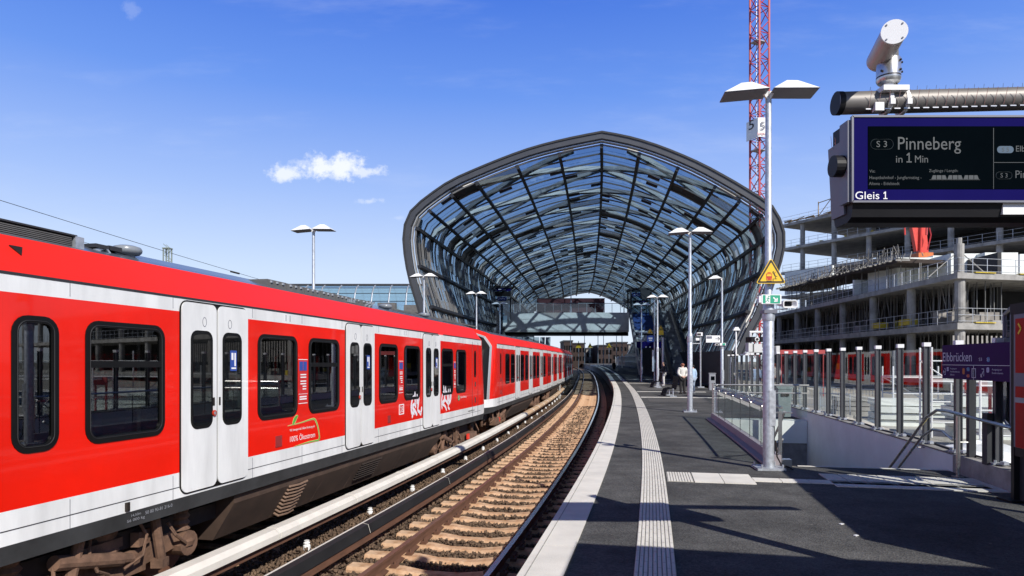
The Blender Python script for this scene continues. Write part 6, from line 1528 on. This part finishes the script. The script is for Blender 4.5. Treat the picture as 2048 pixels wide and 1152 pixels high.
obj('loudspeaker', mb, [BODYD, GALV], t)
# overhead board in blue-black near the stairs
t = thing('hanging_board', 'dark blue departure display hung before the stair landing', 'display', P(1292, 685, 62)); pbox('case', 1274, 1322, 683, 696, 62, NAVY, t, .4)
mb = MB(); 
for px in (1280, 1316): mb.tube(P(px, 683, 62), P(px, 664, 62), .05, 6)
obj('hanger', mb, GALV, t)
# white direction sign, green sign and small speaker on the single lamp post
Yl = q3.y - .12; t = thing('direction_sign', 'white arrow sign with a grey picture on the single headed lamp post', 'sign', P(1427, 677, Yl)); pbox('plate', 1412, 1440, 671, 685, Yl, WPL, t, .04); pbox('picture', 1413.5, 1424, 672.5, 677, Yl - .03, SIDEG, t, .01)
mb = MB(); f = lambda x, y: P(x, y, Yl - .03)
for a, b in (((1431, 677.5), (1439.5, 677.5)), ((1436, 674), (1439.5, 677.5)), ((1436, 681), (1439.5, 677.5))): mb.beam(f(*a), f(*b), .02, .01, 0, Vector((0, 1, 0)))
obj('arrow', mb, BODYD, t)
t = thing('exit_sign', 'small green and white exit sign under the white arrow sign', 'sign', P(1445, 689, Yl)); pbox('case', 1439, 1451, 686, 691, Yl, WPL, t, .1); pbox('green_face', 1445, 1450.3, 686.6, 690.4, Yl - .06, SGRN, t, .01)
t = thing('small_speaker', 'small grey loudspeaker left of the little green exit sign', 'speaker', P(1434, 689, Yl)); mb = MB(); o = P(1434, 689, Yl); mb.prism(rrect(.16, .11, .03), o, (1, 0, 0), Z, (0, .2, 0)); obj('horn', mb, WPL, t); pbox('throat', 1432, 1436, 687.4, 690.6, Yl - .005, SBLK, t, .01)
# second speaker post
q = G(1401, 775); t = thing('speaker_post', 'thin post with a white boxed speaker behind the second lamp post', 'post', q); mb = MB(); mb.tube(q, (q.x, q.y, P(0, 668, q.y).z), .05, 8); mb.tube(P(1384, 687, q.y), P(1401, 687, q.y), .025, 6); mb.box(q + Z * .03, (.4, .3, .06)); obj('pole', mb, GALV, t); pbox('speaker_box', 1393, 1404, 665, 672, q.y - .1, WPL, t, .3); pbox('speaker_grille', 1395, 1402, 666.5, 670.5, q.y - .26, SBLK, t, .02); pbox('camera_box', 1391, 1398, 676, 681, q.y - .1, WPL, t, .2)
# grey cabinet
a = G(1424, 780); t = thing('grey_cabinet', 'grey metal ticket cabinet standing before the far fence posts', 'cabinet', a); mb = MB(); z1 = P(0, 747, a.y).z; rz = rotL; mb.box((a.x, a.y, z1 / 2), (.34, .5, z1), rz); mb.box((a.x, a.y, z1 + .015), (.40, .56, .03), rz); obj('body', mb, mat('cabinet_grey', (.30, .31, .33), .5, var=.1), t); mb = MB(); mb.box((a.x - .03, a.y - .262, z1 * .72), (.2, .01, .22), rz); mb.box((a.x, a.y - .262, z1 * .4), (.16, .01, .05), rz); obj('screen', mb, SCRN, t, split=True)
# litter bin beyond the stairs
a = off(SW1 + .9, 5.05); t = thing('litter_bin', 'grey litter bin with a sloped top beyond the stair opening', 'bin', a); mb = MB(); mb.prism([(-.17, 0), (.17, 0), (.20, .82), (-.20, .82)], a + Vector((0, -.18, .05)), (1, 0, 0), Z, (0, .36, 0)); mb.prism([(-.27, .90), (.27, .90), (.19, 1.0 - .2), (-.19, .80)], a + Vector((0, -.2, .05)), (1, 0, 0), Z, (0, .4, 0)); obj('body', mb, mat('bin_grey', (.20, .23, .23), .5, var=.15), t); mb = MB(); mb.box(a + Vector((0, -.2, .70)), (.22, .02, .1)); obj('opening', mb, SBLK, t)
# equipment beside the right foot of the hall
Ye = 29.; t = thing('signal_gantry', 'white bar with two black signal lamps over pale equipment boxes beside the hall foot', 'signal', P(1525, 680, Ye)); mb = MB(); mb.tube(P(1499, 664, Ye), P(1545, 664, Ye), .05, 8)
mb.tube(P(1501, 664, Ye), P(1501, 722, Ye), .05, 6); mb.tube(P(1545, 664, Ye), P(1545, 730, Ye), .05, 6); obj('bar', mb, WPL, t)
for px in (1503, 1521):
    mb = MB(); mb.tube(P(px, 666, Ye), P(px, 676, Ye), .03, 6); o = P(px, 679, Ye); mb.box(o, (.28, .5, .22), R(10)); L_ = obj('signal_lamp', mb, BODYD, t); mb = MB(); mb.tube(o + Vector((.14, -.30, 0)), o + Vector((.14, -.24, 0)), .10, 12); mb.tube(o + Vector((.14, -.32, 0)), o + Vector((.14, -.30, 0)), .06, 10, mi=1); obj('lens', mb, [WPL, SBLK], L_)
mb = MB(); 
for (x0, x1, y0, y1) in ((1494, 1502, 686, 704), (1505, 1521, 688, 710), (1490, 1524, 705, 710), (1526, 1530, 686, 695), (1549, 1556, 692, 709)): a, b = P(x0, y1, Ye), P(x1, y0, Ye); mb.box(((a.x + b.x) / 2, Ye, (a.z + b.z) / 2), (b.x - a.x, .4, b.z - a.z))
obj('equipment_box', mb, mat('box_pale', (.58, .58, .57), .5, var=.1), t, split=True)
# galvanised barriers in the yard
def barrier(a, b, lab, h=1.05):
    t = thing('crowd_barrier', lab, 'barrier', a, 'galvanised barriers in the yard'); mb = MB(); a, b = Vector(a), Vector(b); u_ = (b - a)
    for z in (.12, h): mb.tube(a + Z * z, b + Z * z, .024, 6)
    for f in (0, 1): mb.tube(a + u_ * f, a + u_ * f + Z * h, .024, 6)
    mb.beam(a + u_ * .12 + Vector((-.3, 0, .02)), a + u_ * .12 + Vector((.3, 0, .02)), .05, .03); mb.beam(a + u_ * .88 + Vector((-.3, 0, .02)), a + u_ * .88 + Vector((.3, 0, .02)), .05, .03)
    obj('frame', mb, GALV, t); mb = MB(); n = int(u_.length / .14)
    for k in range(1, n): mb.tube(a + u_ * (k / n) + Z * .12, a + u_ * (k / n) + Z * h, .011, 4)
    obj('bars', mb, GALV, t)
def yardp(px, Y, z=-.68): v = P(px, 0, Y); v.z = z; return v
BB = [(1600, 34, 1640, 33.5), (1642, 33, 1690, 32), (1694, 31, 1752, 30), (1560, 38, 1598, 37), (1640, 27, 1700, 25.5), (1520, 42, 1556, 41)]
for i, (x0, y0, x1, y1) in enumerate(BB): barrier(yardp(x0, y0), yardp(x1, y1), ['pale barrier seen through the fence right of the nearest lamp post', 'second pale barrier behind the fence, left of the biggest one', 'widest pale barrier behind the middle of the fence', 'pale barrier directly behind the nearest lamp post', 'nearer pale barrier low behind the fence posts', 'pale barrier left of the nearest lamp post beyond the fence'][i])
# scaffold frames and white material in the yard on the right
def scaff(a, u_, n, lv, lab):
    t = thing('scaffold', lab, 'scaffold', a, 'white scaffold frames in the yard'); mb = MB(); a = Vector(a); u_ = Vector(u_); w = Vector((u_.y, -u_.x, 0)).normalized() * 1.0
    for i in range(n + 1):
        for j in (0, 1): mb.tube(a + u_ * i + w * j, a + u_ * i + w * j + Z * (lv * .62 + .3), .028, 6)
        for k in range(lv): mb.tube(a + u_ * i + Z * (.5 + .62 * k), a + u_ * i + w + Z * (.5 + .62 * k), .022, 5)
    for k in range(lv):
        for j in (0, 1): mb.tube(a + w * j + Z * (.5 + .62 * k), a + u_ * n + w * j + Z * (.5 + .62 * k), .024, 5)
    mb.tube(a + Z * (.5 + .62 * (lv - 1)), a + u_ * 1.2 + Z * .3, .022, 5); mb.tube(a + u_ * (n - 1) + Z * (.62 * lv), a + u_ * n + Z * .3, .022, 5)
    obj('tubes', mb, WPL, t); mb = MB()
    for k in range(0, lv, 2): mb.obox(a + u_ * n / 2 + w * .5 + Z * (.54 + .62 * k), u_ * n / 2, w * .45, Z * .025)
    obj('planks', mb, mat('plank_grey', (.42, .41, .39), .8, var=.3, scale=2), t)
scaff(yardp(1840, 21), (2.2, -.55, 0), 3, 4, 'white scaffold frame seen through the fence below the station sign'); scaff(yardp(1765, 26), (2.0, -.3, 0), 2, 3, 'lower scaffold frame behind the middle fence posts'); scaff(yardp(1935, 17.5), (2.0, -.7, 0), 3, 3, 'nearest scaffold frame at the right behind the fence')
rr_ = random.Random(3)
def heap(px, Y, w, h, m, nm, lab, cat):
    q = yardp(px, Y); rows = []
    for j in range(7):
        f = j / 6; rad = w * (1 - f ** 1.6 * .9); rows.append([q + Vector((rad * math.cos(2 * math.pi * k / 16) * rr_.uniform(.85, 1.15), rad * .7 * math.sin(2 * math.pi * k / 16) * rr_.uniform(.85, 1.15), h * f * rr_.uniform(.9, 1.1))) for k in range(16)])
    mb = MB(); mb.sweep(rows, closed=True, caps=True); tag(obj(nm, mb, m, loc=q), lab, cat)
heap(1960, 15, 1.6, .55, WPL, 'white_sheeting', 'crumpled white sheeting behind the right fence panes', 'sheeting'); heap(1985, 12.5, 1.2, .42, YELM, 'yellow_sheeting', 'yellow sheeting on the ground by the kerb wall', 'sheeting'); heap(1700, 21, 1.3, .6, YARD, 'sand_heap', 'pale heap of sand beyond the fence', 'heap')
for k, (px, Y, w, hh, m, lb) in enumerate(((1810, 24, 2.2, 1.0, WALLW, 'white site container behind the scaffold'), (1720, 29, 2.0, .8, CONC, 'grey block of stacked slabs behind the barriers'), (2000, 20, 2.6, 1.3, WALLW, 'white hoarding panel at the right behind the sign'))):
    q = yardp(px, Y); t = thing('material_stack', lb, 'building material', q, None); mb = MB()
    for j in range(4): mb.box(q + Vector((rr_.uniform(-.1, .1), rr_.uniform(-.1, .1), hh * (j + .5) / 4)), (w, 1.2, hh / 4 - .03), R(-15))
    obj('slab', mb, m, t)
# red striped hoarding strips
for px0, px1, py, Y, lb in ((1930, 1990, 776, 17, 'dull red board strip behind the fence below the station sign'), (1560, 1650, 704, 44, 'dark red hoarding far behind the fence')):
    a, b = P(px0, py, Y), P(px1, py, Y); mb = MB(); mb.box(((a.x + b.x) / 2, Y, a.z), (b.x - a.x, .05, .28)); 
    for x in (a.x + .1, b.x - .1): mb.box((x, Y + .04, (a.z - .68) / 2), (.06, .05, a.z + .68))
    tag(obj('red_board', mb, mat('board_red', (.36, .05, .05), .6), loc=((a.x + b.x) / 2, Y, a.z)), lb, 'board')
# track marker beside the third rail
q = P(1119, 797, 50); t = thing('track_marker', 'short pale marker post standing between the third rails', 'marker', q); mb = MB(); mb.box(q + Z * .55, (.16, .12, 1.1)); mb.box(q + Z * 1.02 + Vector((-.22, 0, 0)), (.22, .1, .7)); obj('post', mb, CONC, t); mb = MB(); mb.box(q + Vector((-.06, -.07, .8)), (.06, .02, .5)); obj('stripe', mb, BODYD, t)
# overhead wires and lattice mast at the far left
def wire(pts, lab, r=.012): mb = MB(); mb.pipe(pts, r, 5); tag(obj('overhead_wire', mb, WIRE), lab, 'wire')
w0, w1 = P(-40, 388, 34), P(530, 562, 62); wire([w0.lerp(w1, i / 14) + Z * (-.06 * math.sin(math.pi * i / 14)) for i in range(15)], 'upper overhead wire sloping down behind the red train', .018)
w0, w1 = P(-30, 430, 34), P(330, 524, 60); wire([w0.lerp(w1, i / 10) + Z * (-.1 * math.sin(math.pi * i / 10)) for i in range(11)], 'lower overhead wire just above the roof of the nearest carriage', .014)
q = P(335, 700, 64); q.z = -1; t = thing('lattice_mast', 'grey lattice mast rising behind the roof of the nearest carriage', 'mast', q); mb = MB(); zt_ = P(0, 497, 64).z; hw = .27
for a in (-1, 1):
    for b in (-1, 1): mb.beam(q + Vector((a * hw, b * hw, 0)), Vector((q.x + a * hw, q.y + b * hw, zt_)), .09, .09, 0, Vector((1, 0, 0)))
z = 0
while z < zt_: 
    for b in (-1, 1): mb.beam(Vector((q.x - hw, q.y + b * hw, z)), Vector((q.x + hw, q.y + b * hw, z + .5)), .05, .04, 0, Vector((0, 1, 0))); mb.beam(Vector((q.x + hw, q.y + b * hw, z + .5)), Vector((q.x - hw, q.y + b * hw, z + 1.)), .05, .04, 0, Vector((0, 1, 0)))
    z += 1.0
mb.box((q.x, q.y, zt_), (.7, .7, .1)); obj('lattice', mb, mat('mast_green_grey', (.22, .26, .23), .6, var=.2), t)
# insulator on the wire
mb = MB(); c = P(472, 545, 59.2); mb.tube(c + Vector((-.5, 0, .1)), c + Vector((.3, 0, -.1)), .09, 6); tag(obj('wire_insulator', mb, WIRE), 'dark insulator hanging on the upper overhead wire', 'insulator')
# platform litter specks, drain covers
for i, (px, py) in enumerate(((1683, 1049), (1712, 1072))): q = G(px, py); mb = MB(); mb.box(q + Z * .006, (.05, .03, .006), R(30)); tag(obj('paper_scrap', mb, WPL, loc=q), ['small white scrap on the sunlit asphalt, the farther one', 'small white scrap on the sunlit asphalt, the nearer one'][i], 'litter')

# ================================================================== lettering
tmp = []
def font_obj(s):
    cu_ = bpy.data.curves.new('t', 'FONT'); cu_.body = s; cu_.size = 1.0; cu_.resolution_u = 3; ob = bpy.data.objects.new('t', cu_); C.objects.link(ob); return ob
hob = font_obj('H')
for tx in TEXTS: tmp.append((font_obj(tx[0]),) + tx[1:])
dg = bpy.context.evaluated_depsgraph_get()
hm = bpy.data.meshes.new_from_object(hob.evaluated_get(dg)); CAPH = max(v.co.y for v in hm.vertices); bpy.data.meshes.remove(hm)
for ob, cap, o, ax, ay, m, par, nm, fit in tmp:
    me = bpy.data.meshes.new_from_object(ob.evaluated_get(dg)); az = ax.cross(ay); b0 = base(par)
    xs_ = [v.co.x for v in me.vertices]; x0_, w_ = min(xs_), max(xs_) - min(xs_)
    M4 = Matrix(((ax.x, ay.x, az.x, 0), (ax.y, ay.y, az.y, 0), (ax.z, ay.z, az.z, 0), (0, 0, 0, 1)))
    me.transform(Matrix.Translation(o - b0) @ M4 @ Matrix.Diagonal((fit / w_, cap / CAPH, 1, 1)) @ Matrix.Translation((-x0_, 0, 0))); me.materials.clear(); me.materials.append(m); me.name = nm
    r = bpy.data.objects.new(nm, me); C.objects.link(r); r.parent = par
for ob in [hob] + [t_[0] for t_ in tmp]: cu_ = ob.data; bpy.data.objects.remove(ob); bpy.data.curves.remove(cu_)
